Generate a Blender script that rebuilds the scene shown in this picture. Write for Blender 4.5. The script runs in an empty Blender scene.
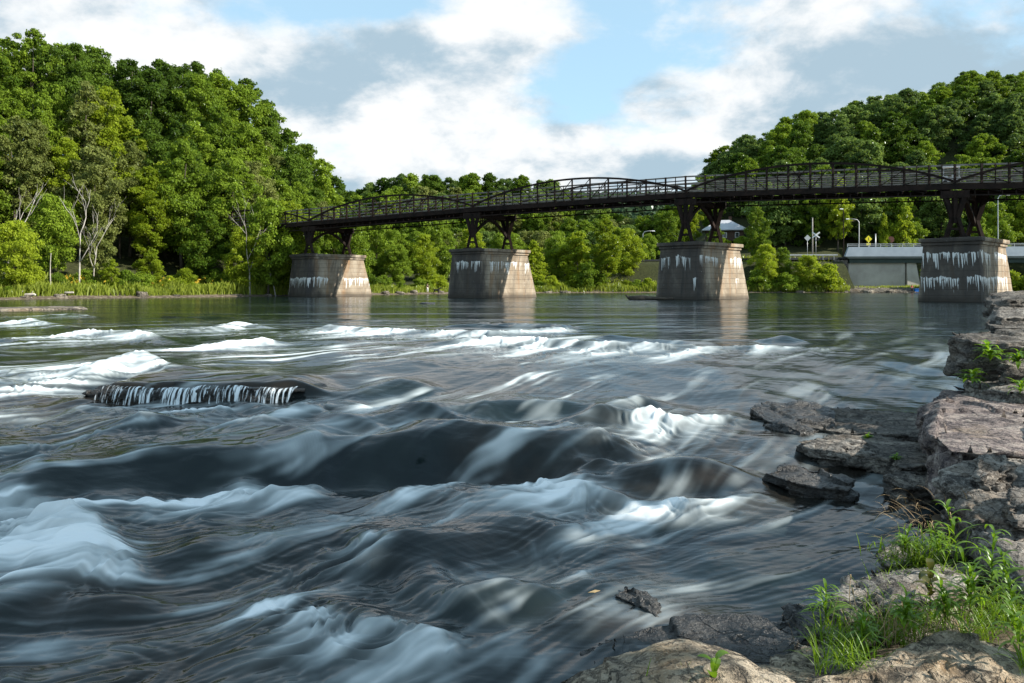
import bpy, bmesh, math, random
import numpy as np
from mathutils import Vector, Matrix, noise
from mathutils.geometry import interpolate_bezier

random.seed(7)
SC = bpy.context.scene
COL = SC.collection
FP, HY, CH = 796.0, 286.0, 1.6          # focal length in px, horizon row, eye height (m)
R = math.radians


# ------------------------------------------------------------------ helpers
def smooth(a, b, x):
    t = np.clip((x - a) / (b - a), 0.0, 1.0)
    return t * t * (3 - 2 * t)


def wlevel(y):
    """mean water level: the river drops about a metre over the rapids"""
    return -1.0 * (1.0 - smooth(4.0, 24.0, y))


def P(px, py, Y):
    return Vector(((px - 512) / FP * Y, Y, CH - (py - HY) * Y / FP))


def PW(px, py, dz=0.0):
    """point of the water surface (plus dz) seen at a place of the photo"""
    lo, hi = 2.0, 400.0
    for _ in range(50):
        m = 0.5 * (lo + hi)
        if (CH - float(wlevel(m)) - dz) / m * FP > py - HY:
            lo = m
        else:
            hi = m
    return ((px - 512) / FP * lo, lo)


def tag(o, label=None, cat=None, group=None, kind=None):
    if label: o['label'] = label
    if cat: o['category'] = cat
    if group: o['group'] = group
    if kind: o['kind'] = kind
    return o


def link(name, me, m=None, parent=None):
    o = bpy.data.objects.new(name, me)
    COL.objects.link(o)
    if m is not None:
        if isinstance(m, (list, tuple)):
            for k in m: me.materials.append(k)
        else:
            me.materials.append(m)
    if parent is not None: o.parent = parent
    return o


def empty(name, loc=(0, 0, 0), rz=0.0):
    o = bpy.data.objects.new(name, None)
    o.empty_display_size = 0.3
    o.location = loc
    o.rotation_euler = (0, 0, rz)
    COL.objects.link(o)
    return o


def np_mesh(name, verts, faces, smooth_shade=True):
    """verts (n,3), faces (m,k) arrays -> mesh"""
    me = bpy.data.meshes.new(name)
    verts = np.ascontiguousarray(verts, dtype=np.float32)
    faces = np.ascontiguousarray(faces, dtype=np.int32)
    n, m, k = len(verts), len(faces), faces.shape[1]
    me.vertices.add(n)
    me.vertices.foreach_set('co', verts.ravel())
    me.loops.add(m * k)
    me.loops.foreach_set('vertex_index', faces.ravel())
    me.polygons.add(m)
    me.polygons.foreach_set('loop_start', np.arange(0, m * k, k, dtype=np.int32))
    me.polygons.foreach_set('loop_total', np.full(m, k, dtype=np.int32))
    me.polygons.foreach_set('use_smooth', np.full(m, smooth_shade, dtype=bool))
    me.update(calc_edges=True)
    me.validate()
    return me


class MB:
    """collects boxes, bars and tubes, then links them as one mesh"""
    def __init__(s): s.v, s.f, s.sm = [], [], []

    def quadbox(s, pts):
        b = len(s.v); s.v += [tuple(p) for p in pts]
        for f in ((0, 3, 2, 1), (4, 5, 6, 7), (0, 1, 5, 4), (1, 2, 6, 5), (2, 3, 7, 6), (3, 0, 4, 7)):
            s.f.append(tuple(b + i for i in f)); s.sm.append(False)

    def box(s, c, size, rz=0.0):
        cx, cy, cz = c; hx, hy, hz = size[0] / 2, size[1] / 2, size[2] / 2
        ca, sa = math.cos(rz), math.sin(rz); pts = []
        for dz in (-hz, hz):
            for dx, dy in ((-hx, -hy), (hx, -hy), (hx, hy), (-hx, hy)):
                pts.append((cx + dx * ca - dy * sa, cy + dx * sa + dy * ca, cz + dz))
        s.quadbox(pts)

    def bar(s, a, b, w, h=None, w2=None):
        a, b = Vector(a), Vector(b); h = h or w; d = (b - a)
        if d.length < 1e-5: return
        d.normalize()
        up = Vector((0, 0, 1)) if abs(d.z) < 0.95 else Vector((1, 0, 0))
        x = d.cross(up).normalized(); y = x.cross(d).normalized(); pts = []
        for p, k in ((a, 1.0), (b, (w2 / w) if w2 else 1.0)):
            for sx, sy in ((-1, -1), (1, -1), (1, 1), (-1, 1)):
                pts.append(p + x * sx * w * k / 2 + y * sy * h * k / 2)
        s.quadbox(pts)

    def tube(s, pts, rad, n=6, cap=True):
        pts = [Vector(p) for p in pts]; base = len(s.v)
        ref = Vector((0.3, 0.9, 0.2)).normalized()
        for i, p in enumerate(pts):
            d = (pts[min(i + 1, len(pts) - 1)] - pts[max(i - 1, 0)])
            d = d.normalized() if d.length > 1e-6 else Vector((0, 0, 1))
            x = d.cross(ref)
            x = x.normalized() if x.length > 1e-3 else Vector((1, 0, 0))
            y = d.cross(x)
            r = rad[i] if isinstance(rad, (list, tuple)) else rad
            for k in range(n):
                a = 2 * math.pi * k / n
                s.v.append(tuple(p + x * r * math.cos(a) + y * r * math.sin(a)))
        for i in range(len(pts) - 1):
            for k in range(n):
                a, b = base + i * n + k, base + i * n + (k + 1) % n
                s.f.append((a, b, b + n, a + n)); s.sm.append(True)
        if cap:
            s.f.append(tuple(base + k for k in reversed(range(n)))); s.sm.append(False)
            e = base + (len(pts) - 1) * n
            s.f.append(tuple(e + k for k in range(n))); s.sm.append(False)

    def poly(s, pts, sm=False):
        b = len(s.v); s.v += [tuple(p) for p in pts]
        s.f.append(tuple(range(b, b + len(pts)))); s.sm.append(sm)

    def prism(s, pts, d):
        """flat outline pts pushed along vector d"""
        b = len(s.v); n = len(pts); d = Vector(d)
        s.v += [tuple(Vector(p)) for p in pts] + [tuple(Vector(p) + d) for p in pts]
        s.f.append(tuple(b + i for i in range(n))); s.sm.append(False)
        s.f.append(tuple(b + n + i for i in reversed(range(n)))); s.sm.append(False)
        for i in range(n):
            j = (i + 1) % n
            s.f.append((b + i, b + n + i, b + n + j, b + j)); s.sm.append(False)

    def mesh(s, name):
        me = bpy.data.meshes.new(name)
        me.from_pydata(s.v, [], s.f)
        me.polygons.foreach_set('use_smooth', s.sm)
        me.update()
        bm = bmesh.new(); bm.from_mesh(me)
        bmesh.ops.recalc_face_normals(bm, faces=bm.faces)
        bm.to_mesh(me); bm.free()
        return me

    def build(s, name, m, parent=None): return link(name, s.mesh(name), m, parent)


# ------------------------------------------------------------------ node helpers
def new_mat(name):
    m = bpy.data.materials.new(name); m.use_nodes = True
    nt = m.node_tree; nt.nodes.clear()
    return m, nt


class NT:
    def __init__(s, nt): s.nt = nt

    def n(s, typ, **kw):
        nd = s.nt.nodes.new(typ)
        for k, v in kw.items():
            if k.startswith('i_'):
                key = k[2:]
                key = int(key) if key.isdigit() else key.replace('_', ' ')
                s.put(nd.inputs[key], v)
            else:
                setattr(nd, k, v)
        return nd

    def put(s, sock, v):
        if isinstance(v, bpy.types.NodeSocket): s.nt.links.new(v, sock)
        elif isinstance(v, bpy.types.Node): s.nt.links.new(v.outputs[0], sock)
        else: sock.default_value = v

    def math(s, op, a, b=0.0, c=None, clamp=False):
        nd = s.nt.nodes.new('ShaderNodeMath'); nd.operation = op; nd.use_clamp = clamp
        s.put(nd.inputs[0], a); s.put(nd.inputs[1], b)
        if c is not None: s.put(nd.inputs[2], c)
        return nd.outputs[0]

    def vmath(s, op, a, b=None):
        nd = s.nt.nodes.new('ShaderNodeVectorMath'); nd.operation = op
        s.put(nd.inputs[0], a)
        if b is not None: s.put(nd.inputs[1], b)
        return nd

    def mix(s, fac, a, b, blend='MIX'):
        nd = s.nt.nodes.new('ShaderNodeMix'); nd.data_type = 'RGBA'; nd.blend_type = blend
        s.put(nd.inputs[0], fac); s.put(nd.inputs[6], a); s.put(nd.inputs[7], b)
        return nd.outputs[2]

    def ramp(s, fac, stops, interp='LINEAR'):
        nd = s.nt.nodes.new('ShaderNodeValToRGB'); cr = nd.color_ramp; cr.interpolation = interp
        while len(cr.elements) < len(stops): cr.elements.new(0.5)
        for e, (p, c) in zip(cr.elements, stops):
            e.position = p; e.color = c if len(c) == 4 else (*c, 1)
        s.put(nd.inputs[0], fac)
        return nd.outputs[0]

    def step(s, x, a, b):
        nd = s.nt.nodes.new('ShaderNodeMapRange'); nd.interpolation_type = 'SMOOTHSTEP'
        s.put(nd.inputs[0], x); s.put(nd.inputs[1], a); s.put(nd.inputs[2], b)
        return nd.outputs[0]

    def noise(s, vec, scale, detail=4, rough=0.55, dist=0.0, dim='3D'):
        nd = s.nt.nodes.new('ShaderNodeTexNoise'); nd.noise_dimensions = dim
        if dim == '1D': s.put(nd.inputs['W'], vec)
        else: s.put(nd.inputs['Vector'], vec)
        nd.inputs['Scale'].default_value = scale; nd.inputs['Detail'].default_value = detail
        nd.inputs['Roughness'].default_value = rough; nd.inputs['Distortion'].default_value = dist
        return nd.outputs[0]

    def scalev(s, vec, sc, loc=(0, 0, 0)):
        nd = s.nt.nodes.new('ShaderNodeMapping'); s.put(nd.inputs[0], vec)
        nd.inputs['Scale'].default_value = sc; nd.inputs['Location'].default_value = loc
        return nd.outputs[0]

    def bump(s, h, strength=0.5, dist=0.05, normal=None):
        nd = s.nt.nodes.new('ShaderNodeBump'); s.put(nd.inputs['Height'], h)
        nd.inputs['Strength'].default_value = strength; nd.inputs['Distance'].default_value = dist
        if normal is not None: s.put(nd.inputs['Normal'], normal)
        return nd.outputs[0]

    def coord(s, which='Object'):
        return s.nt.nodes.new('ShaderNodeTexCoord').outputs[which]

    def pos(s): return s.nt.nodes.new('ShaderNodeNewGeometry').outputs['Position']

    def bsdf(s, col, rough=0.7, normal=None, spec=0.3, metal=0.0, ior=None):
        nd = s.nt.nodes.new('ShaderNodeBsdfPrincipled')
        s.put(nd.inputs['Base Color'], col if not isinstance(col, tuple) or len(col) == 4 else (*col, 1))
        s.put(nd.inputs['Roughness'], rough); s.put(nd.inputs['Metallic'], metal)
        s.put(nd.inputs['Specular IOR Level'], spec)
        if ior: nd.inputs['IOR'].default_value = ior
        if normal is not None: s.put(nd.inputs['Normal'], normal)
        return nd.outputs[0]

    def out(s, sh):
        nd = s.nt.nodes.new('ShaderNodeOutputMaterial'); s.put(nd.inputs['Surface'], sh)


def m_simple(name, col, col2=None, scale=3.0, rough=0.7, bump=0.2, dist=0.02, spec=0.3, metal=0.0):
    m, nt = new_mat(name); t = NT(nt)
    v = t.pos(); nz = t.noise(v, scale, 5, 0.6)
    c2 = col2 or tuple(c * 0.65 for c in col)
    c = t.ramp(nz, [(0.3, c2), (0.68, col)])
    nb = t.noise(v, scale * 6, 3, 0.6)
    t.out(t.bsdf(c, rough, t.bump(nb, bump, dist), spec, metal))
    return m


def m_leaf(name, dark, light, transl=0.4, rnd=0.5, gloss=0.12):
    """foliage: hue wanders from tree to tree and from clump to clump"""
    m, nt = new_mat(name); t = NT(nt)
    oi = nt.nodes.new('ShaderNodeObjectInfo')
    p = t.pos()
    n1 = t.noise(p, 0.35, 2, 0.5); n2 = t.noise(p, 3.0, 2, 0.6)
    f = t.math('ADD', t.math('MULTIPLY', n1, 0.7), t.math('MULTIPLY', n2, 0.5))
    f = t.math('ADD', f, t.math('MULTIPLY', t.math('SUBTRACT', oi.outputs['Random'], 0.5), rnd))
    c = t.ramp(f, [(0.25, dark), (0.85, light)])
    d = t.n('ShaderNodeBsdfDiffuse', i_Color=c)
    tr = t.n('ShaderNodeBsdfTranslucent', i_Color=t.mix(0.5, c, (light[0] * 1.3, light[1] * 1.25, light[2] * 0.6, 1)))
    mx = t.n('ShaderNodeMixShader', i_0=transl, i_1=d, i_2=tr)
    g = t.n('ShaderNodeBsdfGlossy', i_Color=(0.75, 0.8, 0.75, 1), i_Roughness=0.45)
    lw = t.n('ShaderNodeLayerWeight', i_Blend=0.3)
    t.out(t.n('ShaderNodeMixShader', i_0=t.math('MULTIPLY', lw.outputs['Fresnel'], gloss), i_1=mx, i_2=g))
    return m
# ------------------------------------------------------------------ materials
def m_rock(name, dark, mid, light, stain=(0.035, 0.03, 0.026), warm=(0.22, 0.13, 0.06), wet=0.0, scale=1.0, strata=0.35):
    m, nt = new_mat(name); t = NT(nt)
    v = t.pos()
    v = t.scalev(v, (scale, scale, scale))
    flat = t.scalev(v, (1, 1, 3.2))
    big = t.noise(flat, 1.7, 6, 0.62, 0.4)
    med = t.noise(flat, 7.0, 6, 0.65, 0.3)
    fine = t.noise(v, 46.0, 4, 0.7)
    c = t.ramp(t.math('ADD', t.math('MULTIPLY', big, 0.55), t.math('MULTIPLY', med, 0.45)),
               [(0.34, dark), (0.5, mid), (0.64, light)])
    st = t.step(t.noise(v, 3.3, 7, 0.74, 0.6), 0.50, 0.58)
    c = t.mix(t.math('MULTIPLY', st, 0.85), c, (*stain, 1))
    wm = t.step(t.noise(t.scalev(v, (1, 1, 1), (7, 3, 1)), 1.4, 4, 0.6), 0.52, 0.72)
    c = t.mix(t.math('MULTIPLY', wm, 0.5), c, (*warm, 1))
    spk = t.step(fine, 0.53, 0.7)
    c = t.mix(t.math('MULTIPLY', spk, 0.35), c, (*[min(1, k * 1.5) for k in light], 1))
    pit = t.step(t.noise(v, 21.0, 3, 0.7), 0.36, 0.46)
    c = t.mix(t.math('MULTIPLY', t.math('SUBTRACT', 1.0, pit), 0.6), c, (*stain, 1))
    vor = t.n('ShaderNodeTexVoronoi', feature='DISTANCE_TO_EDGE', i_Vector=t.scalev(flat, (1, 1, 1.6)), i_Scale=2.3)
    crack = t.step(t.math('ADD', vor.outputs['Distance'], t.math('MULTIPLY', t.math('SUBTRACT', med, 0.5), 0.16)), 0.0, 0.035)
    c = t.mix(t.math('MULTIPLY', t.math('SUBTRACT', 1.0, crack), 0.45), c, (*stain, 1))
    h = t.math('ADD', t.math('MULTIPLY', med, 0.8), t.math('MULTIPLY', fine, 0.28))
    h = t.math('ADD', h, t.math('MULTIPLY', crack, 0.25))
    h = t.math('ADD', h, t.math('MULTIPLY', pit, 0.3))
    nb = t.bump(h, 1.0, 0.06 / scale)
    rough = 0.85 if wet == 0 else t.math('ADD', 0.12, t.math('MULTIPLY', med, 0.5))
    t.out(t.bsdf(c, rough, nb, 0.3 if wet == 0 else 0.6))
    return m


M = {}
M['rock'] = m_rock('river_sandstone', (0.07, 0.062, 0.055), (0.22, 0.195, 0.17), (0.45, 0.41, 0.36), warm=(0.22, 0.15, 0.09))
M['rock_tan'] = m_rock('tan_sandstone', (0.12, 0.095, 0.07), (0.31, 0.25, 0.18), (0.50, 0.42, 0.32), stain=(0.05, 0.04, 0.03), warm=(0.36, 0.22, 0.10))
M['rock_purple'] = m_rock('lichened_sandstone', (0.07, 0.056, 0.054), (0.20, 0.158, 0.146), (0.44, 0.375, 0.32), stain=(0.045, 0.034, 0.038), warm=(0.30, 0.22, 0.14), strata=0.2)
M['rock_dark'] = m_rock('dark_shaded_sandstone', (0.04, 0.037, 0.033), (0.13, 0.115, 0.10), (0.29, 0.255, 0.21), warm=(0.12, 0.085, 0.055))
M['rock_wet'] = m_rock('wet_black_rock', (0.012, 0.011, 0.010), (0.03, 0.027, 0.024), (0.07, 0.06, 0.05), stain=(0.01, 0.009, 0.009), warm=(0.07, 0.045, 0.025), wet=1.0)
M['rock_far'] = m_rock('bank_rock', (0.07, 0.06, 0.05), (0.2, 0.17, 0.13), (0.34, 0.29, 0.23), scale=0.25)
M['iron'] = m_simple('rusted_dark_iron', (0.030, 0.018, 0.014), (0.009, 0.007, 0.006), 1.2, 0.75, 0.2, spec=0.12)
M['iron_red'] = m_simple('rust_brown_iron', (0.05, 0.022, 0.016), (0.012, 0.008, 0.007), 0.8, 0.7, 0.2, spec=0.15)
M['plank'] = m_simple('weathered_grey_planks', (0.26, 0.23, 0.20), (0.13, 0.115, 0.10), 1.6, 0.8, 0.2)
M['bark'] = m_simple('tree_bark', (0.10, 0.08, 0.06), (0.04, 0.032, 0.025), 2.5, 0.9, 0.4)
M['bark_pale'] = m_simple('bleached_deadwood', (0.46, 0.42, 0.37), (0.26, 0.23, 0.2), 2.5, 0.85, 0.3)
M['leaf_dark'] = m_leaf('dark_foliage', (0.034, 0.068, 0.009), (0.125, 0.198, 0.022))
M['leaf_mid'] = m_leaf('mid_green_foliage', (0.060, 0.110, 0.010), (0.215, 0.300, 0.028))
M['leaf_bright'] = m_leaf('yellow_green_foliage', (0.12, 0.175, 0.010), (0.33, 0.40, 0.030), 0.5)
M['leaf_olive'] = m_leaf('olive_foliage', (0.080, 0.105, 0.022), (0.210, 0.235, 0.065), 0.4)
M['leaf_hill'] = m_leaf('hillside_foliage', (0.055, 0.098, 0.028), (0.180, 0.255, 0.060), 0.4, 0.6)
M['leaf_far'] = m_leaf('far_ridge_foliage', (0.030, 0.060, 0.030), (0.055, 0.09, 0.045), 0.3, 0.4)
M['grass_far'] = m_leaf('bank_undergrowth', (0.09, 0.13, 0.015), (0.29, 0.34, 0.05), 0.45)
M['grass_near'] = m_leaf('fresh_grass', (0.06, 0.12, 0.006), (0.19, 0.30, 0.02), 0.5, 0.3, 0.06)
M['weed'] = m_leaf('weed_leaf', (0.08, 0.16, 0.008), (0.20, 0.34, 0.025), 0.5, 0.4, 0.07)
M['weed_brown'] = m_leaf('reddish_weed_leaf', (0.05, 0.05, 0.012), (0.10, 0.10, 0.02), 0.35, 0.3, 0.06)
M['straw'] = m_simple('dry_straw', (0.42, 0.30, 0.15), (0.25, 0.17, 0.09), 8, 0.8, 0.1)
M['flower'] = m_simple('goldenrod_flower', (0.55, 0.38, 0.03), (0.4, 0.24, 0.02), 3, 0.8, 0.0)
M['concrete'] = m_simple('pale_concrete', (0.46, 0.43, 0.37), (0.33, 0.3, 0.26), 0.35, 0.85, 0.2)
M['girder'] = m_simple('green_painted_girder', (0.035, 0.06, 0.05), (0.02, 0.035, 0.03), 1.0, 0.5, 0.05)
M['fascia'] = m_simple('blue_grey_parapet', (0.36, 0.40, 0.44), (0.26, 0.30, 0.34), 0.4, 0.6, 0.05)
M['asphalt'] = m_simple('asphalt', (0.055, 0.055, 0.057), (0.04, 0.04, 0.042), 2.0, 0.9, 0.2)
M['steel'] = m_simple('galvanised_steel', (0.5, 0.5, 0.5), (0.38, 0.38, 0.38), 2.0, 0.45, 0.05, metal=0.6)
M['roof'] = m_simple('grey_metal_roof', (0.50, 0.50, 0.52), (0.40, 0.40, 0.43), 0.6, 0.5, 0.05)
M['brick'] = m_simple('red_brown_brick', (0.10, 0.06, 0.045), (0.06, 0.04, 0.03), 1.2, 0.9, 0.2)
M['white'] = m_simple('white_paint', (0.78, 0.78, 0.78), (0.65, 0.65, 0.65), 1.0, 0.5, 0.05)
M['yellow'] = m_simple('yellow_sign_sheet', (0.85, 0.72, 0.03), (0.75, 0.6, 0.02), 1.0, 0.5, 0.0)
M['black'] = m_simple('black_paint', (0.015, 0.015, 0.016), None, 1.0, 0.5, 0.0)
M['red'] = m_simple('red_cloth', (0.50, 0.03, 0.025), (0.35, 0.02, 0.02), 5, 0.8, 0.1)
M['blue'] = m_simple('blue_plastic', (0.03, 0.20, 0.62), (0.02, 0.14, 0.5), 5, 0.5, 0.05)
M['stop'] = m_simple('faded_red_sign', (0.42, 0.16, 0.12), (0.33, 0.12, 0.09), 2, 0.6, 0.0)
M['skin'] = m_simple('skin', (0.5, 0.3, 0.22), (0.42, 0.25, 0.18), 8, 0.6, 0.0)
M['navy'] = m_simple('dark_cloth', (0.015, 0.017, 0.03), None, 6, 0.85, 0.1)
M['fur'] = m_simple('black_fur', (0.012, 0.011, 0.011), None, 12, 0.7, 0.4)
M['glass'] = m_simple('dark_window_glass', (0.02, 0.025, 0.03), None, 1, 0.1, 0.0, spec=0.7)


def m_pier():
    m, nt = new_mat('stained_pier_masonry'); t = NT(nt)
    g = t.coord('Object')
    sx = nt.nodes.new('ShaderNodeSeparateXYZ'); t.put(sx.inputs[0], g)
    x, y, z = sx.outputs
    oi = nt.nodes.new('ShaderNodeObjectInfo')
    off = t.math('MULTIPLY', oi.outputs['Random'], 57.0)
    s = t.math('ADD', t.math('ADD', t.math('MULTIPLY', x, 0.8), t.math('MULTIPLY', y, -1.15)), off)
    big = t.noise(t.scalev(g, (1, 1, 0.55)), 0.55, 6, 0.62, 0.3)
    c = t.ramp(big, [(0.3, (0.15, 0.115, 0.08)), (0.52, (0.28, 0.225, 0.165)), (0.7, (0.40, 0.34, 0.26))])
    # long vertical rust and soot runs
    cv = nt.nodes.new('ShaderNodeCombineXYZ'); t.put(cv.inputs[0], s); t.put(cv.inputs[2], t.math('MULTIPLY', z, 0.12))
    run = t.noise(cv.outputs[0], 1.0, 5, 0.65)
    c = t.mix(t.math('MULTIPLY', t.step(run, 0.5, 0.66), 0.6), c, (0.27, 0.15, 0.07, 1))
    c = t.mix(t.math('MULTIPLY', t.step(t.noise(cv.outputs[0], 0.7, 5, 0.65, 1.2), 0.53, 0.66), 0.65), c, (0.05, 0.045, 0.04, 1))
    # shade on the near half of the pier, painted into the stone colour
    painted_shade = t.step(t.math('ADD', x, t.math('MULTIPLY', t.math('SUBTRACT', big, 0.5), 4.0)), -2.2, -5.0)
    painted_shade = t.math('MULTIPLY', painted_shade, t.step(y, 3.1, 2.4))
    c = t.mix(t.math('MULTIPLY', painted_shade, 0.82), c, (0.045, 0.042, 0.042, 1))
    # courses
    zz = t.math('ADD', z, t.math('MULTIPLY', t.math('SUBTRACT', t.noise(g, 0.8, 2), 0.5), 0.06))
    fr = t.math('FRACT', t.math('DIVIDE', zz, 0.62))
    joint = t.math('SUBTRACT', 1.0, t.step(t.math('ABSOLUTE', t.math('SUBTRACT', fr, 0.5)), 0.43, 0.5))
    c = t.mix(t.math('MULTIPLY', t.math('SUBTRACT', 1.0, joint), 0.45), c, (0.06, 0.05, 0.042, 1))
    # white lime drips from two leaking courses
    cs = nt.nodes.new('ShaderNodeSeparateColor'); t.put(cs.inputs[0], oi.outputs['Color'])
    def drips(ztop, reach, freq, thr, seed):
        w = t.math('ADD', s, seed)
        ln = t.noise(w, freq, 2, 0.8, 0, '1D')
        patch = t.step(t.noise(w, 0.38, 2, 0.5, 0, '1D'), thr, t.math('ADD', thr, 0.08))
        fing = t.noise(w, freq * 3.4, 2, 0.6, 0, '1D')
        top = t.math('ADD', t.math('ADD', ztop, t.math('MULTIPLY', t.math('SUBTRACT', oi.outputs['Random'], 0.5), 0.8)), t.math('ADD', t.math('MULTIPLY', t.math('SUBTRACT', t.noise(w, 3.0, 3, 0.7, 0, '1D'), 0.5), 0.5), t.math('MULTIPLY', t.math('SUBTRACT', t.noise(w, 0.45, 2, 0.5, 0, '1D'), 0.5), 0.6)))
        low = t.math('SUBTRACT', top, t.math('MULTIPLY', t.step(t.math('ADD', t.math('MULTIPLY', ln, 0.5), t.math('MULTIPLY', fing, 0.5)), 0.40, 0.70), reach))
        a = t.math('MULTIPLY', t.step(z, top, t.math('SUBTRACT', top, 0.07)), t.step(z, low, t.math('ADD', low, 0.1)))
        wob = t.step(t.noise(t.scalev(g, (1, 1, 0.35)), 3.5, 3, 0.6), 0.3, 0.42)
        return t.math('MULTIPLY', t.math('MULTIPLY', a, patch), wob)
    d = t.math('MAXIMUM', drips(5.0, 1.7, 1.7, cs.outputs[0], 0.0), drips(2.5, 1.7, 1.9, cs.outputs[1], 31.7))
    sp = t.math('MULTIPLY', t.step(t.noise(t.scalev(g, (1, 1, 0.8)), 2.6, 4, 0.7), 0.66, 0.72), t.step(z, 1.2, 2.0))
    d = t.math('MAXIMUM', d, t.math('MULTIPLY', sp, 0.6))
    c = t.mix(d, c, (0.74, 0.73, 0.70, 1))
    # wet tide line
    c = t.mix(t.math('MULTIPLY', t.step(t.math('ADD', z, t.math('MULTIPLY', run, 0.3)), 0.85, 0.35), 0.7), c, (0.05, 0.042, 0.034, 1))
    h = t.math('ADD', t.math('MULTIPLY', joint, 0.6), t.math('MULTIPLY', t.noise(g, 5.0, 5, 0.7), 0.5))
    t.out(t.bsdf(c, 0.88, t.bump(h, 0.7, 0.06), 0.2))
    return m


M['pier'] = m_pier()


def m_ground():
    m, nt = new_mat('ground_soil_and_turf'); t = NT(nt)
    p = t.pos()
    a = t.noise(p, 0.12, 5, 0.6); b = t.noise(p, 2.2, 6, 0.7)
    soil = t.ramp(b, [(0.3, (0.035, 0.028, 0.018)), (0.5, (0.11, 0.085, 0.06)), (0.7, (0.24, 0.2, 0.15))])
    turf = t.ramp(b, [(0.3, (0.014, 0.016, 0.006)), (0.7, (0.055, 0.06, 0.022))])
    sx = nt.nodes.new('ShaderNodeSeparateXYZ'); t.put(sx.inputs[0], p)
    hgt = t.step(t.math('ADD', sx.outputs[2], t.math('MULTIPLY', a, 1.0)), 1.1, 1.9)
    c = t.mix(hgt, soil, turf)
    t.out(t.bsdf(c, 0.95, t.bump(b, 0.8, 0.08), 0.15))
    return m


M['ground'] = m_ground()


def m_water():
    m, nt = new_mat('rapids_water'); t = NT(nt)
    p = t.pos()
    fa = t.n('ShaderNodeAttribute', attribute_name='foam').outputs['Fac']
    st = t.n('ShaderNodeAttribute', attribute_name='streak').outputs['Fac']
    sh = t.n('ShaderNodeAttribute', attribute_name='shallow').outputs['Fac']
    sx = nt.nodes.new('ShaderNodeSeparateXYZ'); t.put(sx.inputs[0], p)
    # body colour: tea-brown bed showing through the shallows, deep green-black elsewhere
    n = t.noise(t.scalev(p, (0.8, 0.5, 1)), 1.2, 4, 0.6)
    deep = t.ramp(n, [(0.35, (0.003, 0.008, 0.011)), (0.65, (0.009, 0.016, 0.017))])
    bed = t.ramp(t.noise(p, 1.8, 5, 0.6), [(0.35, (0.008, 0.007, 0.005)), (0.65, (0.036, 0.024, 0.015))])
    c = t.mix(sh, deep, bed)
    # long ripples on the calm reach, elongated across the view by the current
    r1 = t.noise(t.scalev(p, (0.35, 1.0, 1.0)), 1.1, 3, 0.55, 0.5)
    r2 = t.noise(t.scalev(p, (0.55, 1.4, 1.0)), 4.0, 2, 0.55, 0.4)
    far = t.step(sx.outputs[1], 14.0, 34.0)
    lane = t.step(t.noise(t.scalev(p, (0.02, 0.10, 1)), 1.0, 4, 0.6), 0.40, 0.62)
    r3 = t.noise(t.scalev(p, (0.16, 0.5, 1.0)), 0.8, 3, 0.55, 0.5)
    h = t.math('ADD', t.math('MULTIPLY', t.math('ADD', r1, t.math('MULTIPLY', r3, 1.6)), t.math('MULTIPLY', far, t.math('ADD', 0.35, lane))), t.math('MULTIPLY', r2, 0.10))
    h = t.math('ADD', h, t.math('MULTIPLY', st, 0.16))
    nb = t.bump(h, 0.55, 0.20)
    w = t.n('ShaderNodeBsdfPrincipled')
    t.put(w.inputs['Base Color'], c); w.inputs['IOR'].default_value = 1.33
    t.put(w.inputs['Roughness'], t.math('SUBTRACT', 0.155, t.math('MULTIPLY', far, 0.045)))
    w.inputs['Specular IOR Level'].default_value = 0.5
    t.put(w.inputs['Normal'], nb)
    fn = t.noise(p, 26.0, 3, 0.6)
    fcol = t.ramp(fa, [(0.0, (0.52, 0.60, 0.62)), (0.5, (0.72, 0.78, 0.79)), (1.0, (0.90, 0.91, 0.91))])
    fb = t.bump(t.math('ADD', t.math('MULTIPLY', fn, 0.12), t.math('MULTIPLY', st, 0.8)), 0.45, 0.05)
    f1 = t.n('ShaderNodeBsdfDiffuse', i_Color=fcol); t.put(f1.inputs['Normal'], fb)
    t.out(t.n('ShaderNodeMixShader', i_0=t.math('MULTIPLY', fa, 0.94), i_1=w.outputs[0], i_2=f1))
    return m


M['water'] = m_water()


def m_fall():
    m, nt = new_mat('falling_water'); t = NT(nt)
    d = t.bsdf((0.80, 0.85, 0.88), 0.35, None, 0.4)
    tr = t.n('ShaderNodeBsdfTransparent')
    u = t.coord('Object')
    nz = t.noise(t.scalev(u, (26, 3, 1.4)), 1.0, 4, 0.65, 0.2)
    nw = t.noise(t.scalev(u, (1.6, 0.2, 0.3)), 1.0, 2, 0.5)
    nz = t.math('ADD', nz, t.math('MULTIPLY', t.math('SUBTRACT', nw, 0.5), 0.5))
    t.out(t.n('ShaderNodeMixShader', i_0=t.math('MULTIPLY', t.step(nz, 0.47, 0.60), 0.9), i_1=tr, i_2=d))
    return m


M['fall'] = m_fall()

# ------------------------------------------------------------------ camera, sun, sky
cam = bpy.data.cameras.new('camera')
cam.lens = FP * 36.0 / 1024.0
cam.sensor_width = 36.0
cam.shift_y = -(341.5 - HY) / 1024.0
cam.clip_start = 0.05; cam.clip_end = 6000
co = bpy.data.objects.new('camera', cam); COL.objects.link(co)
co.location = (0, 0, CH); co.rotation_euler = (R(90), 0, 0)
SC.camera = co

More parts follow.
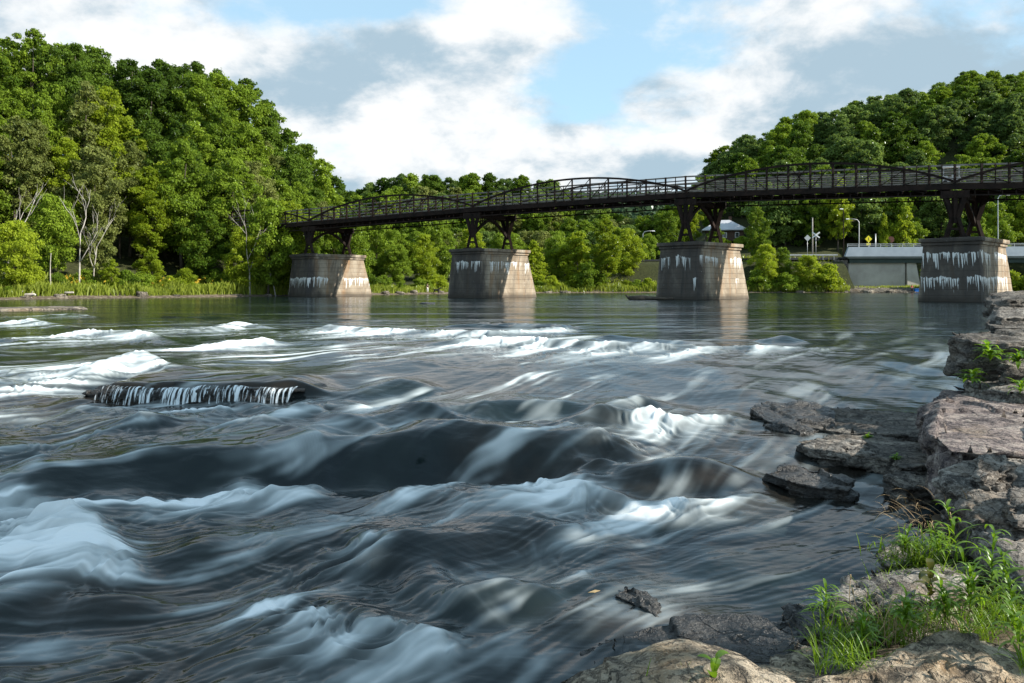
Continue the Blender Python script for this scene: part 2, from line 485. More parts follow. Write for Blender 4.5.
SUN_EL = R(31); SUN_AZ = math.atan2(0.975, -0.20)     # azimuth measured from +Y towards +X
sdir = Vector((math.cos(SUN_EL) * math.sin(SUN_AZ), math.cos(SUN_EL) * math.cos(SUN_AZ), math.sin(SUN_EL)))
sl = bpy.data.lights.new('sun', 'SUN'); sl.energy = 4.8; sl.angle = R(0.6); sl.color = (1.0, 0.95, 0.85)
so = bpy.data.objects.new('sun', sl); COL.objects.link(so)
so.rotation_euler = (-sdir).to_track_quat('-Z', 'Y').to_euler(); so.location = (60, -30, 60)

W = bpy.data.worlds.new('World'); SC.world = W; W.use_nodes = True
wt = W.node_tree; wt.nodes.clear(); t = NT(wt)
sky = wt.nodes.new('ShaderNodeTexSky'); sky.sky_type = 'NISHITA'; sky.sun_disc = False
sky.sun_elevation = SUN_EL; sky.sun_rotation = SUN_AZ; sky.altitude = 300; sky.air_density = 1.0; sky.dust_density = 0.6; sky.ozone_density = 1.5
g = t.coord('Generated')
gs = wt.nodes.new('ShaderNodeSeparateXYZ'); t.put(gs.inputs[0], g)
zc = t.math('MAXIMUM', gs.outputs[2], 0.0)
den = t.math('ADD', zc, 0.42)
cp = wt.nodes.new('ShaderNodeCombineXYZ')
t.put(cp.inputs[0], t.math('DIVIDE', gs.outputs[0], den)); t.put(cp.inputs[1], t.math('DIVIDE', gs.outputs[1], den))
t.put(cp.inputs[2], 0.37)
pv = cp.outputs[0]


def skydir(px, py):
    return Vector(((px - 512) / FP, 1.0, (HY - py) / FP)).normalized()


def blob(px, py, rx, ry):
    """soft lens-shaped patch of the sky round a direction (radii in px of arc)"""
    d = skydir(px, py)
    sub = t.vmath('SUBTRACT', g, tuple(d)).outputs[0]
    sc = t.vmath('MULTIPLY', sub, (FP / rx, FP / rx, FP / ry)).outputs[0]
    ln = t.vmath('LENGTH', sc).outputs['Value']
    return t.math('POWER', 2.718, t.math('MULTIPLY', t.math('MULTIPLY', ln, ln), -1.0))


n1 = t.noise(pv, 2.6, 12, 0.60, 0.12)
n2 = t.noise(t.scalev(pv, (1, 1.25, 1), (3.1, 1.7, 0)), 5.0, 8, 0.56, 0.15)
cov = t.math('ADD', t.math('MULTIPLY', n1, 0.62), t.math('MULTIPLY', n2, 0.38))
for (a, px, py, rx, ry) in [(0.16, 330, 110, 150, 80), (0.17, 500, 25, 90, 34), (0.17, 590, 152, 190, 36), (0.12, 90, 40, 170, 60),
                            (0.13, 880, 80, 180, 40), (-0.09, 565, 90, 70, 34), (-0.08, 640, 50, 110, 26), (-0.08, 710, 44, 70, 22), (-0.07, 900, 14, 60, 14), (-0.06, 420, 130, 60, 20), (-0.07, 250, 10, 80, 20), (-0.09, 360, 4, 60, 16), (-0.08, 610, 10, 40, 30),
                            (0.10, 780, 20, 130, 30), (0.06, 690, 80, 60, 24)]:
    cov = t.math('ADD', cov, t.math('MULTIPLY', blob(px, py, rx, ry), a))
cov = t.math('SUBTRACT', cov, t.math('MULTIPLY', t.step(gs.outputs[2], 0.40, 0.75), 0.13))
mask = t.step(cov, 0.452, 0.595)
# underside shading of the clouds: thick middles turn grey-blue, sun-side edges stay white
n3 = t.noise(t.scalev(pv, (1, 1, 1), (0.06, -0.05, 0)), 3.8, 11, 0.60, 0.15)
n3 = t.math('ADD', 0.5, t.math('MULTIPLY', t.math('SUBTRACT', n3, 0.5), 1.2))
thick = t.math('SUBTRACT', n3, t.math('MULTIPLY', t.math('SUBTRACT', n1, 0.5), 0.2))
for (a, px, py, rx, ry) in [(0.10, 130, 12, 110, 16), (0.09, 300, 60, 60, 24), (0.20, 455, 58, 85, 26), (0.17, 860, 92, 170, 34), (0.16, 320, 96, 60, 22), (0.12, 640, 82, 60, 16), (-0.16, 500, 12, 90, 22),
                            (-0.10, 600, 140, 190, 22), (-0.08, 320, 30, 120, 26), (0.12, 690, 168, 80, 16), (-0.12, 150, 60, 110, 40), (0.08, 40, 20, 100, 30), (-0.08, 330, 150, 100, 25), (0.08, 990, 30, 70, 40)]:
    thick = t.math('ADD', thick, t.math('MULTIPLY', blob(px, py, rx, ry), a))
shade = t.step(t.math('ADD', thick, t.math('MULTIPLY', t.math('SUBTRACT', n2, 0.5), 0.34)), 0.39, 0.66)
ccol = t.mix(shade, (5.35, 5.45, 5.5, 1), (2.35, 3.15, 3.75, 1))
skyc = t.mix(1.0, sky.outputs[0], (0.95, 1.2, 1.25, 1), 'MULTIPLY')
skyc = t.mix(0.55, skyc, (3.5, 4.9, 5.5, 1))
skc = t.mix(mask, skyc, ccol)
hz = t.step(gs.outputs[2], 0.14, -0.02)
skc = t.mix(t.math('MULTIPLY', hz, 0.35), skc, (5.0, 5.5, 5.7, 1))
bg = wt.nodes.new('ShaderNodeBackground'); t.put(bg.inputs[0], skc); bg.inputs[1].default_value = 0.1
ow = wt.nodes.new('ShaderNodeOutputWorld'); wt.links.new(bg.outputs[0], ow.inputs[0])
SC.view_settings.view_transform = 'Standard'; SC.view_settings.look = 'None'
SC.view_settings.exposure = 0.92; SC.view_settings.gamma = 1.0; SC.view_settings.use_curve_mapping = False
SC.cycles.max_bounces = 6; SC.cycles.transparent_max_bounces = 8; SC.cycles.use_denoising = True
SC.cycles.sample_clamp_indirect = 4.0
# ------------------------------------------------------------------ terrain
LEFT = [(-150, 80), (0, 92), (150, 108), (280, 124), (400, 150), (540, 180), (700, 192), (850, 190), (930, 190), (1010, 172), (1130, 150)]


def bank_y(px):
    return float(np.interp(px, [a for a, b in LEFT], [b for a, b in LEFT]))


RIVER = [(-150, -40), (-95, 10), (-78, 60)] + [((px - 512) / FP * Y, Y) for px, Y in LEFT] + \
        [(88, 110), (52, 66), (31, 40), (19, 25), (11.5, 16), (8.2, 12.8), (5.6, 9.8), (3.9, 8.0), (2.5, 6.2), (1.7, 5.3), (0.6, 4.45), (-0.8, 3.6), (-3, 2.2), (-9, -3), (-30, -40)]
RV = np.array(RIVER)


def river_sd(x, y):
    """distance outside the river's edge (negative in the water)"""
    x = np.atleast_1d(np.asarray(x, float)); y = np.atleast_1d(np.asarray(y, float))
    d = np.full(x.shape, 1e9); ins = np.zeros(x.shape, bool)
    n = len(RV)
    for i in range(n):
        ax, ay = RV[i]; bx, by = RV[(i + 1) % n]
        ex, ey = bx - ax, by - ay
        tt = np.clip(((x - ax) * ex + (y - ay) * ey) / (ex * ex + ey * ey), 0, 1)
        d = np.minimum(d, np.hypot(x - ax - tt * ex, y - ay - tt * ey))
        c = ((ay > y) != (by > y))
        with np.errstate(divide='ignore', invalid='ignore'):
            xi = (bx - ax) * (y - ay) / (by - ay if by != ay else 1e-9) + ax
        ins ^= c & (x < xi)
    return np.where(ins, -d, d)


RIDGE_PX = [-400, 640, 680, 705, 760, 830, 900, 960, 1024, 1150, 1400, 2000]
RIDGE_Z = [0, 3, 11, 29, 43, 52, 57, 64, 67, 66, 34, 10]


def ground_z(x, y):
    x = np.atleast_1d(np.asarray(x, float)); y = np.atleast_1d(np.asarray(y, float))
    d = river_sd(x, y)
    base = wlevel(y)
    h = np.where(d > 0, base + 1.9 * (1 - np.exp(-np.maximum(d, 0) / 7.0)), base - np.minimum(1.3, -d * 0.45))
    near = smooth(40, 15, y)
    h = np.where(d > 0, h - near * 1.1 * (1 - np.exp(-np.maximum(d, 0) / 7.0)), h)
    px = 512 + FP * x / np.maximum(y, 5.0)
    # left wooded slope
    w = smooth(350, 240, px)
    h = h + np.where(d > 0, 24 * smooth(4, 62, d) * w * smooth(20, 60, y), 0)
    # middle ridge and the far ridge behind it
    h = h + 25 * np.exp(-((y - 335) / 55) ** 2) * smooth(260, 400, px) * smooth(680, 520, px)
    h = h + 95 * np.exp(-((y - 900) / 170) ** 2)
    # right hill
    rz = np.interp(px, RIDGE_PX, RIDGE_Z)
    h = h + rz * smooth(200, 318, y) * smooth(620, 420, y)
    h = h + 6.5 * smooth(193 + 14 * smooth(828, 842, px), 206 + 14 * smooth(828, 842, px), y) * smooth(560, 700, px) * smooth(20, 120, x + 60) * smooth(400, 250, y)
    return h


def gz(x, y): return float(ground_z(x, y)[0])


xs = np.sinh(np.linspace(-6.2, 6.2, 230)) * 2.6
ys = np.concatenate([np.linspace(-45, 3, 34)[:-1], 3 * np.exp(np.linspace(0, math.log(1300 / 3.0), 250))])
GX, GY = np.meshgrid(xs, ys)
gzv = ground_z(GX.ravel(), GY.ravel())
rng = np.random.RandomState(3)
nr, nc = GX.shape
fc = (np.arange(nr - 1)[:, None] * nc + np.arange(nc - 1)[None, :]).ravel()
gf = np.stack([fc, fc + 1, fc + nc + 1, fc + nc], 1)
gzv = gzv + (rng.rand(len(gzv)) - 0.5) * 0.06
ground = link('ground', np_mesh('ground', np.stack([GX.ravel(), GY.ravel(), gzv], 1), gf), M['ground'])
tag(ground, 'earth banks and wooded slopes on both sides of the river', 'ground', kind='structure')

# ------------------------------------------------------------------ value noise
TAB = np.random.RandomState(11).rand(512, 512).astype(np.float32)


def vnoise(u, v):
    iu = np.floor(u).astype(np.int64); iv = np.floor(v).astype(np.int64)
    fu = (u - iu).astype(np.float32); fv = (v - iv).astype(np.float32)
    fu = fu * fu * (3 - 2 * fu); fv = fv * fv * (3 - 2 * fv)
    a = TAB[iu & 511, iv & 511]; b = TAB[(iu + 1) & 511, iv & 511]
    c = TAB[iu & 511, (iv + 1) & 511]; d = TAB[(iu + 1) & 511, (iv + 1) & 511]
    return (a * (1 - fu) + b * fu) * (1 - fv) + (c * (1 - fu) + d * fu) * fv


# ------------------------------------------------------------------ rapids: crests and foam on a plain metre grid
X0, X1, Y0, Y1, DG = -30.0, 26.0, 2.5, 46.0, 0.04
gx = np.arange(X0, X1, DG); gy = np.arange(Y0, Y1, DG)
HX, HYg = np.meshgrid(gx, gy)
HX = HX.astype(np.float32); HYg = HYg.astype(np.float32)
wob = (vnoise(HX * 1.3 + 50, HYg * 1.3) - 0.5) * 0.5 + (vnoise(HX * 4.0, HYg * 4.0 + 9) - 0.5) * 0.16 + (vnoise(HX * 11.0, HYg * 11.0 + 40) - 0.5) * 0.05
H = np.zeros_like(HX); SF = np.zeros_like(HX); DF = np.zeros_like(HX); CLR = np.zeros_like(HX)


def field(pts, reach):
    """signed distance to a polyline (positive towards the camera side), with two values run along it"""
    pts = [tuple(map(float, p)) for p in pts]
    xa = min(p[0] for p in pts) - reach; xb = max(p[0] for p in pts) + reach
    ya = min(p[1] for p in pts) - reach; yb = max(p[1] for p in pts) + reach
    i0, i1 = max(0, int((xa - X0) / DG)), min(len(gx), int((xb - X0) / DG) + 1)
    j0, j1 = max(0, int((ya - Y0) / DG)), min(len(gy), int((yb - Y0) / DG) + 1)
    sl_ = (slice(j0, j1), slice(i0, i1))
    x, y = HX[sl_], HYg[sl_]
    best = np.full(x.shape, 1e9, np.float32); sd = np.zeros_like(best); va = np.zeros_like(best); vb = np.zeros_like(best)
    seg = [math.hypot(q[0] - p[0], q[1] - p[1]) for p, q in zip(pts[:-1], pts[1:])]; tot = sum(seg); acc = 0.0
    arc = np.zeros_like(best)
    for si, ((ax, ay, a1, b1), (bx, by, a2, b2)) in enumerate(zip(pts[:-1], pts[1:])):
        ex, ey = bx - ax, by - ay
        L2 = ex * ex + ey * ey + 1e-9
        tt = np.clip(((x - ax) * ex + (y - ay) * ey) / L2, 0, 1)
        dx, dy = x - ax - tt * ex, y - ay - tt * ey
        dd = np.hypot(dx, dy)
        k = dd < best
        best = np.where(k, dd, best)
        s = np.sign(-(ex * (y - ay) - ey * (x - ax)))
        sd = np.where(k, dd * s, sd)
        arc = np.where(k, acc + tt * seg[si], arc); acc += seg[si]
        va = np.where(k, a1 + (a2 - a1) * tt, va); vb = np.where(k, b1 + (b2 - b1) * tt, vb)
    fade = smooth(0, .14 * tot, arc) * smooth(0, .14 * tot, tot - arc)
    return sl_, sd, best, va * fade, vb * fade


def crest(pts, amp, wu, wd, foam=0.0, foff=0.1, fw=0.12, jag=0.6, dz=None, trough=0.0):
    """a standing wave: pts = (px, py, height factor, foam factor) along its top, left to right.
    It climbs over wu metres, drops over wd metres, foam is born foff metres down its face."""
    global H, SF
    wp = [(*PW(p[0], p[1], (dz if dz is not None else amp * p[2])), p[2], p[3]) for p in pts]
    sl_, sd, d, a, f = field(wp, 4 * max(wu, wd, fw) + abs(foff) + 0.5)
    sj = sd + wob[sl_] * jag * min(1.0, wu)
    w = np.where(sj > 0, wd, wu)
    H[sl_] += amp * a * np.exp(-(sj / w) ** 2)
    if trough:
        H[sl_] -= trough * a * np.exp(-((sj - wd * 1.9) / (wd * 0.9)) ** 2)
    if foam > 0:
        sf = sd + wob[sl_] * jag
        q = foam * f * np.where(sf > foff, np.exp(-((sf - foff) / (fw * 2.2)) ** 2), np.exp(-((sf - foff) / (fw * 0.7)) ** 2))
        SF[sl_] = np.maximum(SF[sl_], q)


def dome(px, py, rx, ry, amp, rot=0.0, dz=0.0, pw=2.0, clear=0.0):
    global H, SF, CLR
    cx, cy = PW(px, py, dz)
    dx, dy = HX - cx, HYg - cy
    ca, sa = math.cos(rot), math.sin(rot)
    u, v = (dx * ca + dy * sa) / rx, (-dx * sa + dy * ca) / ry
    H += amp * np.exp(-((u * u + v * v) ** (pw / 2)))
    if clear:
        CLR = np.maximum(CLR, np.clip(clear * np.exp(-((u * u + v * v) / 1.1) ** 3), 0, 1))


def patch(px, py, rx, ry, amt, rot=0.0):
    """broad churned area of foam"""
    global DF
    cx, cy = PW(px, py)
    dx, dy = HX - cx, HYg - cy
    ca, sa = math.cos(rot), math.sin(rot)
    u, v = (dx * ca + dy * sa) / rx, (-dx * sa + dy * ca) / ry
    DF = np.maximum(DF, amt * np.exp(-(u * u + v * v)))


# far riffles
crest([(0, 322, .6, .8), (30, 319, 1, 1), (75, 328, .4, .5)], .16, .5, .5, 1.0, .1, .35)
crest([(40, 316, .4, .6), (70, 313, 1, .9), (105, 318, .2, .3)], .12, .6, .6, .8, .1, .4)
crest([(0, 338, .8, 1), (14, 339, .6, 0)], .14, .4, .4, 1.0, .1, .3)
crest([(45, 334, .5, .8), (95, 330, 1, 1.1), (140, 331, 1, 1.1), (168, 343, .4, .7)], .18, .5, .5, 1.15, .1, .5)
crest([(170, 334, .3, .3), (215, 328, .8, .9), (240, 322, 1, 1.1), (275, 328, .4, .6)], .16, .5, .5, 1.0, .1, .4)
crest([(180, 349, .2, .4), (225, 344, .7, .9), (262, 338, 1, 1.2), (279, 344, .4, .6)], .16, .4, .35, 1.1, .05, .25)
crest([(110, 318, .2, .3), (180, 316, .6, .4), (320, 318, .4, .3), (420, 321, .5, .2)], .08, .5, .5, .55, .1, .3)
crest([(285, 331, .3, .6), (330, 326, .9, 1.1), (400, 329, .8, 1.0), (500, 331, 1, 1.0), (572, 327, .8, .9), (600, 330, .2, .2)], .17, .6, .45, 1.1, .12, .35)
crest([(410, 343, .3, .7), (470, 338, .9, 1.1), (530, 338, 1, 1.2), (600, 342, 1, 1.1), (680, 345, .8, .9), (725, 345, .5, .8), (800, 346, .3, .5), (890, 347, .2, .35)], .16, .6, .4, 1.1, .12, .35)
crest([(430, 326, .2, 0), (480, 322, .9, 0), (560, 324, 1, 0), (585, 327, .2, 0)], .22, .7, .35, 0)
crest([(585, 338, .2, 0), (610, 334, 1, 0), (640, 338, .3, 0), (680, 341, .8, 0), (728, 342, .2, 0)], .16, .6, .3, 0)
crest([(760, 341, .2, .0), (785, 335, 1, .1), (805, 340, .2, .2)], .2, .6, .4, .4, .1, .3)
crest([(830, 334, .2, .2), (870, 331, .8, .5), (930, 336, .2, .2)], .08, .5, .4, .5, .1, .3)
crest([(610, 374, .2, 0), (700, 366, .6, 0), (830, 372, .3, 0)], .06, .7, .5, 0)
# left wing
crest([(-40, 392, .4, .8), (30, 384, .5, .9), (80, 372, .8, 1.0), (122, 356, 1, 1.2), (140, 353, 1, 1.2), (158, 360, .8, 1.0), (196, 375, .3, .8)], .26, .5, .45, 1.25, .06, .30)
crest([(-10, 378, .7, 1), (12, 381, .4, .3)], .15, .3, .3, 1.0, .1, .2)
crest([(-40, 450, .4, .7), (40, 440, .6, .9), (95, 430, .8, .9), (150, 418, 1, 1.1), (172, 433, .3, .3)], .20, .4, .4, 1.0, .05, .24)
crest([(205, 440, .2, .5), (255, 424, .8, .8), (300, 411, 1, 1), (320, 404, .9, 1.1), (328, 412, .2, .1)], .18, .4, .4, 1.0, .05, .22)
crest([(80, 404, .2, .5), (110, 409, .2, 1.0), (160, 412, .2, 1.1), (230, 412, .2, 1.2), (290, 407, .2, 1.0), (320, 401, .1, .4)], .02, .3, .3, 1.1, .05, .25, dz=0)
# glassy ridges of the middle reach
crest([(330, 400, .2, 0), (400, 381, .9, .1), (450, 388, .2, 0)], .14, .5, .4, .2)
crest([(250, 440, .2, 0), (340, 422, .7, 0), (440, 404, 1, 0), (560, 398, .9, 0), (650, 404, .3, 0)], .17, .55, .4, 0, trough=.04)
crest([(380, 416, .2, 0), (470, 398, .7, 0), (540, 402, .3, 0)], .10, .5, .35, 0)
crest([(590, 418, .5, .9), (627, 396, .9, .9), (640, 392, 1.1, 1.1), (655, 402, .5, .7)], .18, .35, .25, .9, .04, .14)
crest([(560, 424, .4, .3), (600, 411, .9, 1.0), (650, 409, .9, 1.1), (672, 417, .7, .8), (700, 415, .5, .7), (752, 414, .3, .7)], .20, .4, .28, 1.0, .04, .16)
# the dark ledge: water slides over it and breaks at its foot
crest([(-90, 490, .7, 0), (-30, 480, .8, 0), (30, 468, .9, 0), (100, 456, .95, 0), (180, 447, 1.0, 0), (270, 441, 1.0, 0), (350, 435, 1.0, 0), (430, 427, 1.15, 0), (500, 429, 1.0, 0), (560, 433, .7, 0), (640, 440, .35, 0), (690, 448, .1, 0)], .31, 1.1, .5, 0, jag=.5, trough=.20)
crest([(545, 452, .3, .0), (590, 446, .9, .25), (640, 450, .6, 0)], .12, .4, .3, 0)
dome(596, 474, .30, .2, .16)
crest([(-90, 520, .6, 1.0), (0, 496, .9, 1.2), (40, 494, 1, 1.2), (62, 510, 1, 1.2), (100, 545, .9, 1.1), (125, 590, .5, .9)], .17, .3, .8, 1.9, .02, .5, .7)
crest([(45, 503, .8, 1.0), (100, 487, 1, 1.1), (150, 486, .9, 1.0), (195, 486, .7, .9), (240, 471, 1.1, 1.25), (290, 478, .9, 1.2), (345, 490, .4, .9)], .17, .28, .6, 1.6, .02, .30, .7)
crest([(345, 500, .3, .4), (420, 482, .6, .6), (480, 476, .7, .6), (530, 475, .7, .7), (575, 466, 1, .9), (600, 490, .8, 1.1), (640, 500, .7, 1.2), (700, 503, .6, 1.0), (770, 495, .5, .8), (805, 496, .1, .3)], .13, .2, .4, 1.05, .02, .17, .6)
patch(5, 555, .8, .9, 1.2, .2); patch(70, 590, .5, .35, .35)
patch(240, 492, .8, .4, .35); patch(600, 494, .6, .2, .5)
# rounded boulder under the sheet
dome(690, 481, .80, .46, .36, 0.08, 0, 2.3, clear=1.15)
dome(480, 500, 1.1, .5, .10); dome(330, 540, .9, .45, .10, .3)
# chutes of the near water
crest([(150, 566, .3, .2), (195, 540, 1, .6), (225, 528, .4, .3)], .15, .3, .3, .55, .03, .12)
crest([(330, 545, .4, .5), (365, 535, .8, .7), (395, 546, .8, .8), (380, 580, .5, .9)], .12, .25, .3, 1.15, .03, .22)
crest([(250, 590, .4, .45), (310, 600, .6, .7), (370, 617, .9, .9), (420, 636, 1, 1.05), (474, 660, .6, 1.0)], .12, .2, .3, 1.6, .02, .17, .7)
patch(300, 590, .9, .40, .50, -.3); patch(440, 650, .28, .10, .9, -.3); patch(500, 488, 1.1, .22, .40); patch(150, 520, .9, .35, .45)
dome(425, 560, .55, .42, .20, .4); dome(520, 540, .8, .4, .13, .2)
crest([(440, 612, .5, .1), (470, 588, .9, .5), (500, 577, 1.1, .8), (530, 583, .9, .5), (560, 605, .4, .2)], .19, .30, .38, .42, .02, .10, trough=.04)
crest([(395, 590, .3, .2), (425, 577, .8, .3), (455, 575, .5, .2)], .14, .25, .25, .3, .02, .08)
crest([(560, 590, .4, .2), (595, 583, .8, .35), (625, 596, .2, .1)], .09, .2, .25, .35, .02, .08)
crest([(-10, 680, .5, .8), (22, 668, .8, .6)], .10, .2, .2, .8, .03, .1)
crest([(60, 612, .2, .1), (130, 603, .6, .3), (165, 606, .2, .1)], .08, .25, .25, .35, .02, .1)
dome(100, 610, .7, .22, .09)
dome(300, 650, .8, .3, .05)
# the ledge with the little fall: calm plate above, plunge below
fx = [PW(p, q) for p, q in ((100, 401), (150, 402.5), (200, 403), (250, 402.5), (300, 399))]
FALL_Y = float(np.mean([p[1] for p in fx])); FALL_X0, FALL_X1 = fx[0][0], fx[-1][0]
FALL_H = 0.30
k = smooth(FALL_X0 - .1, FALL_X0 + .15, HX) * smooth(FALL_X1 + .9, FALL_X1 - .3, HX)
plate = smooth(FALL_Y + .02, FALL_Y + .16, HYg) * smooth(FALL_Y + 3.2, FALL_Y + .8, HYg)
H = H * (1 - k * smooth(FALL_Y + .9, FALL_Y + .3, HYg) * smooth(FALL_Y - .9, FALL_Y - .1, HYg)) + FALL_H * k * plate
ROCKY = k * plate

# overlapping small rapids everywhere in the fast water: ridges lying across the current
ca_, sa_ = .82, -.57
uu = HX * ca_ + HYg * sa_; vv = -HX * sa_ + HYg * ca_
for sc_, am_, fm_, ox in ((.42, .085, .8, 0.), (.9, .035, .6, 17.)):
    wx = (vnoise(HX * .6 + ox, HYg * .6) - .5) * 1.4
    nn_ = vnoise((uu + wx) * sc_ * .8 + ox, (vv + wx) * sc_ * 1.5 + 4)
    rg = (1 - np.abs(2 * nn_ - 1)) ** 2
    area = smooth(17, 12, HYg) * smooth(5.0, 6.5, HYg) * (.35 + .65 * smooth(2.6, .8, HX)) * (.45 + .8 * vnoise(HX * .3 + 9 + ox, HYg * .35))
    H += am_ * (rg - .3) * area
    SF = np.maximum(SF, fm_ * smooth(.72, 1.0, rg) * smooth(.45, .62, vnoise(HX * .8 + 30 + ox, HYg * .8)) * area)
H += (vnoise(HX * .9 + 3, HYg * .7) - .5) * .16 * smooth(30, 12, HYg) + (vnoise(HX * 2.2, HYg * 1.8 + 5) - .5) * .07 * smooth(24, 10, HYg)


def bil(A, x, y):
    u = np.clip((x - X0) / DG, 0, A.shape[1] - 1.001); v = np.clip((y - Y0) / DG, 0, A.shape[0] - 1.001)
    iu = u.astype(np.int32); iv = v.astype(np.int32); fu = (u - iu).astype(np.float32); fv = (v - iv).astype(np.float32)
    return (A[iv, iu] * (1 - fu) + A[iv, iu + 1] * fu) * (1 - fv) + (A[iv + 1, iu] * (1 - fu) + A[iv + 1, iu + 1] * fu) * fv


for _ in range(3):
    for A_ in (SF, H):
        A_[1:-1] = .25 * A_[:-2] + .5 * A_[1:-1] + .25 * A_[2:]
        A_[:, 1:-1] = .25 * A_[:, :-2] + .5 * A_[:, 1:-1] + .25 * A_[:, 2:]


def spl(A, x, y):
    """smooth (quadratic B-spline) sampling of a field"""
    u = np.clip((x - X0) / DG, 1, A.shape[1] - 2.001); v = np.clip((y - Y0) / DG, 1, A.shape[0] - 2.001)
    iu = np.floor(u + .5).astype(np.int32); iv = np.floor(v + .5).astype(np.int32); fu = (u - iu).astype(np.float32); fv = (v - iv).astype(np.float32)
    wu_ = (.5 * (.5 - fu) ** 2, .75 - fu * fu, .5 * (.5 + fu) ** 2); wv_ = (.5 * (.5 - fv) ** 2, .75 - fv * fv, .5 * (.5 + fv) ** 2)
    r = 0
    for a in range(3):
        for b in range(3): r = r + wu_[a] * wv_[b] * A[np.minimum(iv + b - 1, A.shape[0] - 1), np.minimum(iu + a - 1, A.shape[1] - 1)]
    return r


# current: comes down from the bridge and swings off to the left
FL = [(1, 5.5, -.62, -.78), (-4, 6, -.97, -.25), (-1.2, 5.6, -.85, -.5), (-1, 7, -.75, -.6), (0, 9, -.62, -.8), (-5, 9.5, -.92, -.4), (0, 14, -.55, -.85), (-6, 14, -.9, -.45), (4, 12, -.5, -.86),
      (-10, 20, -.93, -.35), (0, 24, -.7, -.7), (8, 25, -.5, -.86), (20, 80, -.4, -.9), (-30, 60, -.6, -.8), (3, 7.5, -.9, -.42), (2.2, 6.3, -.9, -.4), (2.5, 9.3, -.6, -.8)]
DF2 = 0.2
cxs = np.arange(X0 - 4, X1 + 4, DF2); cys = np.arange(Y0 - 2, Y1 + 4, DF2)
CX, CY = np.meshgrid(cxs, cys)
fu_, fv_, fw_ = np.zeros_like(CX), np.zeros_like(CX), np.zeros_like(CX)
for (x, y, u, v) in FL:
    r2 = ((CX - x) ** 2 + (CY - y) ** 2) / (0.25 * y) ** 2
    w = 1.0 / (r2 + 0.05) ** 1.5
    fu_ += w * u; fv_ += w * v; fw_ += w
ang = np.arctan2(fv_, fu_) + (vnoise(CX * .55, CY * .55) - .5) * 0.5 + (vnoise(CX * 1.4 + 8, CY * 1.4) - .5) * 0.28
FLU = np.cos(ang).astype(np.float32); FLV = np.sin(ang).astype(np.float32)


def flow(x, y):
    u = np.clip((x - cxs[0]) / DF2, 0, FLU.shape[1] - 1.001); v = np.clip((y - cys[0]) / DF2, 0, FLU.shape[0] - 1.001)
    iu = u.astype(np.int32); iv = v.astype(np.int32); fu = (u - iu).astype(np.float32); fv = (v - iv).astype(np.float32)
    w = [(1 - fu) * (1 - fv), fu * (1 - fv), (1 - fu) * fv, fu * fv]
    ids = [(iv, iu), (iv, iu + 1), (iv + 1, iu), (iv + 1, iu + 1)]
    return sum(k * FLU[i] for k, i in zip(w, ids)), sum(k * FLV[i] for k, i in zip(w, ids))


# water sheet: rows and columns close up near the eye, wide apart far off
a_ = np.concatenate([np.linspace(-1.5, -.72, 50)[:-1], np.linspace(-.72, .70, 1080), np.linspace(.70, 1.3, 40)[1:]])
rows = []
q = 445.0
while q > 6.6:
    lo = PW(512, HY + q)[1]; rows.append(lo)
    q -= 0.6 if q > 60 else (0.5 if q > 20 else 0.35)
rows = np.array([2.6, 3.2, 3.8, 4.2] + [r for r in rows if r > 4.4] + [270.0])
AX, AY = np.meshgrid(a_, rows)
WX = (AX * AY).ravel().astype(np.float32); WY = AY.ravel().astype(np.float32)
mpp = np.maximum(WY / FP, .22 * .6 * WY ** 2 / (2.2 * FP)).astype(np.float32)           # metres a detail needs to be seen
px_, py_ = WX.copy(), WY.copy()
lic = np.zeros_like(WX); fo = np.zeros_like(WX); wsum = 0
ds = 0.0036 * WY + 0.006
NSTEP = 72
inn = (WY < 45).astype(np.float32)
lams = [0.05, 0.11, 0.24, 0.55]
lw = [(smooth(2.5, 6, l / mpp) * q).astype(np.float32) for l, q in zip(lams, (.9, 1.1, 1.0, .8))]
den_ = sum(lw) + 1e-6
for kk in range(NSTEP):
    s = np.zeros_like(WX)
    for l, w in zip(lams, lw):
        s += w * vnoise(px_ / l + 31 * l, py_ / l)
    ww = math.exp(-(kk / 33.0) ** 2)
    lic += ww * s / den_; wsum += ww
    src = bil(SF, px_, py_) * inn
    fo = np.maximum(fo, src * math.exp(-kk / 34.0))
    u, v = flow(px_, py_)
    px_ -= u * ds; py_ -= v * ds
lic = lic / wsum
L2_ = lic.reshape(AX.shape)
ctr = np.clip((L2_ - L2_.mean(1, keepdims=True)) / (L2_.std(1, keepdims=True) + 1e-4) * 0.205 + 0.5, 0, 1).ravel().astype(np.float32)
fo = np.maximum(fo, bil(DF, WX, WY) * inn)
clr = np.maximum(bil(CLR, WX, WY), bil(ROCKY.astype(np.float32), WX, WY) * .9) * inn
fo = fo * (1 - clr * .85)
wq = vnoise(WX * 1.9 + 3, WY * 1.9) * 1.3; ra, rb = WX * .8 + WY * .6 + wq, -WX * .6 + WY * .8 - wq
puff = vnoise(ra * 2.6, rb * 2.6) * .6 + vnoise(ra * .5 * 7 - rb * .86 * 7, ra * .86 * 7 + rb * .5 * 7) * .4
hh = spl(H, WX, WY) * inn
F0 = fo * (0.72 + 0.55 * (puff - .5))
veil = 0.60 * smooth(40, 20, WY) * (.25 + .75 * smooth(.30, .10, WX / np.maximum(WY, 1))) * smooth(.52, 1.0, ctr) * (0.25 + smooth(.35, .75, vnoise(WX * .5 + 2, WY * .4)) + .5 * smooth(.45, .7, vnoise(WX * 1.7 + 2, WY * 1.3)))  # thin milky foam, also whitened to paint in sky sheen on the mid water
